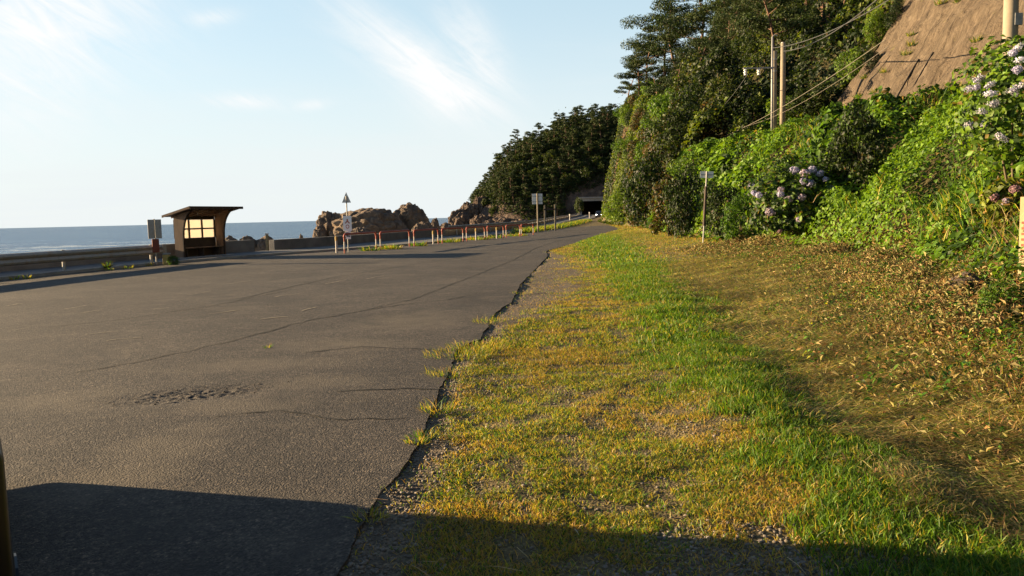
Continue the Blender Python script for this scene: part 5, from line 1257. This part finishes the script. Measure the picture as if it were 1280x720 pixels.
H2 = [(1227, 96, 2, 1), (1222, 101, 2, .9), (1212, 111, 2, .9), (1221, 109, 0, .8), (1238, 106, 2, .9), (1238, 117, 2, 1.0), (1272, 87, 0, 1), (1268, 114, 2, 1.1), (1277, 107, 2, 1.1), (1242, 130, 2, 1), (1228, 140, 2, .9), (1212, 157, 2, .9), (1230, 155, 0, .8), (1252, 172, 2, 1.1), (1272, 60, 2, 1), (1266, 66, 0, .9), (1276, 75, 2, 1)]
yh2 = 14.5
hydrangea((1272, 128), yh2, 66 / F_PX * yh2, 78 / F_PX * yh2, H2, 'tall hydrangea with whitish blue heads at the right edge below the pole', [(.090, .165, .012), (.048, .100, .010), (.018, .040, .008), (.14, .11, .03)], (1.1, 1, .7, .12), .155, 3600, .13, ry=1.2)
hydrangea((1262, 256), 12.5, 34 / F_PX * 12.5, 30 / F_PX * 12.5, [(1243, 247, 3, .9), (1269, 237, 3, 1), (1257, 252, 1, .8)], 'low hydrangea with pinkish heads above the boundary stake', [(.12, .15, .014), (.07, .10, .012), (.18, .13, .03)], (1, 1, .4), .16, 1300, .12)

# boulder half buried in the bank
def rock(name, loc, size, seed, label, cat='rock', sub=4, rough=.35, mat='rock', group=None, ridge=1.0):
    bm = bmesh.new(); bmesh.ops.create_icosphere(bm, subdivisions=sub, radius=1)
    for v in bm.verts:
        p = v.co.copy(); o = Vector((seed * 3.7, seed * 1.9, -seed))
        a = mnoise.noise(p * 1.1 + o); b = 1 - abs(mnoise.noise(p * 2.3 + o)) * 2; c = 1 - abs(mnoise.noise(p * 5.2 + o)) * 2; d = mnoise.noise(p * 11 + o); e = mnoise.noise(p * 23 + o)
        # blocky fracture planes
        q = mnoise.voronoi(p * 2.4 + o)[0]; blk = q[1] - q[0]
        v.co = p * (1 + rough * (.9 * a + .34 * b * ridge + .13 * c * ridge + .06 * d + .03 * e - .34 * (1 - min(blk * 3, 1))))
        v.co.x *= size[0]; v.co.y *= size[1]; v.co.z *= size[2]
    me = bpy.data.meshes.new(name); bm.to_mesh(me); bm.free(); me.materials.append(MT[mat])
    o = link(name, me); o.location = loc; return tag(o, label, cat, group)
b0 = hit(1206, 372, 5, 30); rock('boulder', (b0.x - .05, b0.y - .1, b0.z + .16), (.21, .19, .17), 3, 'rounded boulder half buried in dry weeds on the bank', sub=3, mat='rock')

# ------------------------------------------------------------------ sea rocks
def rock_px(x0, x1, ytop, Y, seed, label, dz=0, sub=5, deep=.8, rough=.27):
    c = at((x0 + x1) / 2, ytop, Y); w_ = (x1 - x0) / F_PX * Y / 2; hh = c.z + 4.6
    return rock('sea_rock', (c.x, Y, c.z - hh * .52), (w_ / 1.08, w_ * deep, hh * .52 / 1.0), seed, label, sub=sub, rough=rough)
rock_px(410, 506, 262, 150, 1, 'big humped sea rock behind the triangular road sign', sub=6)
rock_px(394, 440, 265, 152, 2, 'jagged left shoulder of the big sea rock, with a pointed crest', sub=6, rough=.33)
rock_px(484, 537, 256, 158, 3, 'tall rounded sea rock standing alone right of the big humped one', sub=6)
rock_px(390, 410, 281, 148, 4, 'low dark rock at the left foot of the big humped rock')
rock_px(436, 466, 284, 120, 5, 'sunlit orange low rock in front of the big humped rock')
rock_px(514, 546, 279, 140, 6, 'sunlit low rock at the right foot of the tall rounded rock')
rock_px(537, 550, 273, 170, 7, 'small dark pinnacle right of the tall rounded rock')
rock_px(545, 570, 279, 190, 8, 'small rock between the pinnacle and the headland')
for k, (x0, x1, yt, lab) in enumerate(((276, 300, 297.5, 'flat reef rock just right of the bus shelter'), (296, 322, 296.5, 'flat reef rock second right of the bus shelter'), (318, 346, 297, 'flat reef rock before the gap in the seawall'), (372, 381, 293.5, 'small dark reef rock near the gap in the seawall'))):
    rock_px(x0, x1, yt, 120, 20 + k, lab, sub=4, rough=.4)

# ------------------------------------------------------------------ headland
HR = np.array([(-40, -7), (-27, -6), (-24, -3), (-20, 2.5), (-15.5, 8), (-10.5, 14.5), (-5, 21), (3.3, 29), (13, 33), (22, 37.5), (30, 40), (40, 40), (53, 42), (86, 45), (150, 52)], float)
HT = np.array([(-40, 345), (-28, 336), (-15, 322), (0, 316), (15, 312), (24, 310), (45, 308), (70, 300), (150, 290)], float)
def head_z(x, y):
    zr = np.interp(x, HR[:, 0], HR[:, 1]); yt = np.interp(x, HT[:, 0], HT[:, 1]); tt = (y - yt) / 52.0
    s = 1 - (1 - np.clip(tt, 0, 1)) ** 2.2
    z = np.where(tt < 0, -6.5, -3 + (zr + 3) * s) - np.clip(tt - 1, 0, 3) * 10
    rough = (fbm(x * .12, y * .12, 201, 5) - .5) * 7 * np.clip(tt * 4, 0, 1) + (1 - np.abs(fbm(x * .35, y * .35, 205, 4) * 2 - 1) - .7) * 5 * np.clip(tt * 6, 0, 1) * sstep(14, 4, z)
    z = z + rough
    return np.where((x > 22) & (x < 41) & (y < 317), np.minimum(z, 0), z)
xs = np.arange(-40, 150, 1.2); ys = np.arange(286, 470, 1.6); X, Y = np.meshgrid(xs, ys); Z = head_z(X, Y); nx, ny = len(xs), len(ys)
V = np.stack([X.ravel(), Y.ravel(), Z.ravel()], 1); idx = np.arange(nx * ny).reshape(ny, nx)
Q = np.stack([idx[:-1, :-1].ravel(), idx[:-1, 1:].ravel(), idx[1:, 1:].ravel(), idx[1:, :-1].ravel()], 1)
tag(link('headland', mesh_np('headland', V, [Q], [MT['crag']], smooth=False)), kind='structure')
HP = [pine_data(41, 9, 3.2, .52, 3000, .36, .05, 16, .15), pine_data(42, 9, 3.6, .52, 3200, .34, -.08, 16, .18), pine_data(43, 9, 2.8, .5, 2700, .36, .1, 14, .18), pine_data(44, 9, 3.3, .52, 3000, .40, 0, 18, .10)]
HB = [broad_data(51, 6, 6, .55, 1400, 14, [(.038, .058, .010), (.022, .038, .009), (.012, .022, .007), (.05, .04, .015)], (.8, 1, 1, .08)), broad_data(52, 5, 6.5, .55, 1400, 15, [(.046, .070, .011), (.026, .044, .009), (.014, .025, .007), (.05, .04, .015)], (.9, 1, .8, .08))]
rg = random.Random(9); pl_ = []; tries = 0; ntr = 0
while ntr < 285 and tries < 30000:
    tries += 1
    x = rg.uniform(-24, 88); yt = float(np.interp(x, HT[:, 0], HT[:, 1])); y = yt + 1 + 56 * rg.random() ** 1.1
    z = float(head_z(np.array([x]), np.array([y]))[0])
    if z < (6.0 if x < -8 else 2.5 if x < 4 else .3) : continue
    if 21 < x < 42 and y < 320: continue
    dmin = 3.4
    if any((x - a) ** 2 + (y - b) ** 2 < dmin * dmin for a, b in pl_): continue
    pl_.append((x, y)); ntr += 1; s = rg.uniform(.65, 1.2) * (.75 if x < -6 else 1)
    zr = float(np.interp(x, HR[:, 0], HR[:, 1]))
    if rg.random() < .75:
        lab, gp = ('pine against the sky on the ridge of the far headland', 'ridge pines of the headland') if z > zr - 5 else ('dark pine on the shaded slope of the far headland', 'slope pines of the headland')
        plant('pine_tree', HP[rg.randrange(4)], (x, y, z - .4), s, rg.uniform(0, 6.28), lab, 'tree', gp, tilt=rg.uniform(-.08, .08))
    else: plant('broadleaf_tree', HB[rg.randrange(2)], (x, y, z - .5), s, rg.uniform(0, 6.28), 'round dark broadleaf tree on the slope of the far headland', 'tree', 'broadleaf trees of the headland')
# scrub between them
n = 100000; rg = np.random.default_rng(12); x = rg.uniform(-24, 90, n); yt = np.interp(x, HT[:, 0], HT[:, 1]); y = yt + 58 * rg.random(n); z = head_z(x, y)
k = (z > np.where(x < -8, 6.5, np.where(x < 4, 1.5, -1.5)) + 5 * (fbm(x * .2, y * .2, 211, 3) - .5)) & ~((x > 23) & (x < 40) & (y < 318)); x, y, z = x[k], y[k], z[k]; n = len(x)
P = np.stack([x, y, z + rg.exponential(1.1, n)], 1)
V, F, C = leaves(P, np.column_stack([rg.normal(-.2, .6, n), rg.normal(-.4, .6, n), np.ones(n) * .7]), rg.uniform(.5, 1.1, n), .6, pal(n, [(.036, .055, .010), (.020, .035, .008), (.011, .02, .006)], [.6, 1, 1], .25, rg), .14, rg)
tag(link('scrub', mesh_np('scrub', V, [F], [MT['leaf']], C)), 'dark scrub filling the gaps between the headland trees', 'scrub', kind='stuff')
# crags at the foot of the headland
for k, (x0, x1, yt, Yd, lab) in enumerate(((562, 590, 262, 330, 'brown crag at the seaward tip of the headland'), (572, 598, 254, 334, 'taller crag just behind the seaward tip crag'), (588, 616, 268, 322, 'reddish crag at the foot of the headland beside the tip'), (606, 640, 272, 318, 'low shaded crag further along the foot of the headland'), (590, 612, 246, 336, 'upper crag reaching into the trees near the tip'), (632, 668, 275, 314, 'dark low crag behind the far guardrail'))):
    c = at((x0 + x1) / 2, yt, Yd); w_ = (x1 - x0) / F_PX * Yd / 2; hh = c.z + 6
    rock('crag', (c.x, Yd, c.z - hh * .5), (w_, w_ * .9, hh * .5), 31 + k, lab, sub=5, rough=.42, mat='crag')
# tree at the tunnel mouth
tt_ = at(731, 270, 285); plant('broadleaf_tree', HB[1], (tt_.x - 1.6, 288, .0072 * 178 - .2), (.55, .55, 1.2), 1.1, 'leaning tree with pale trunk in front of the tunnel mouth', 'tree')
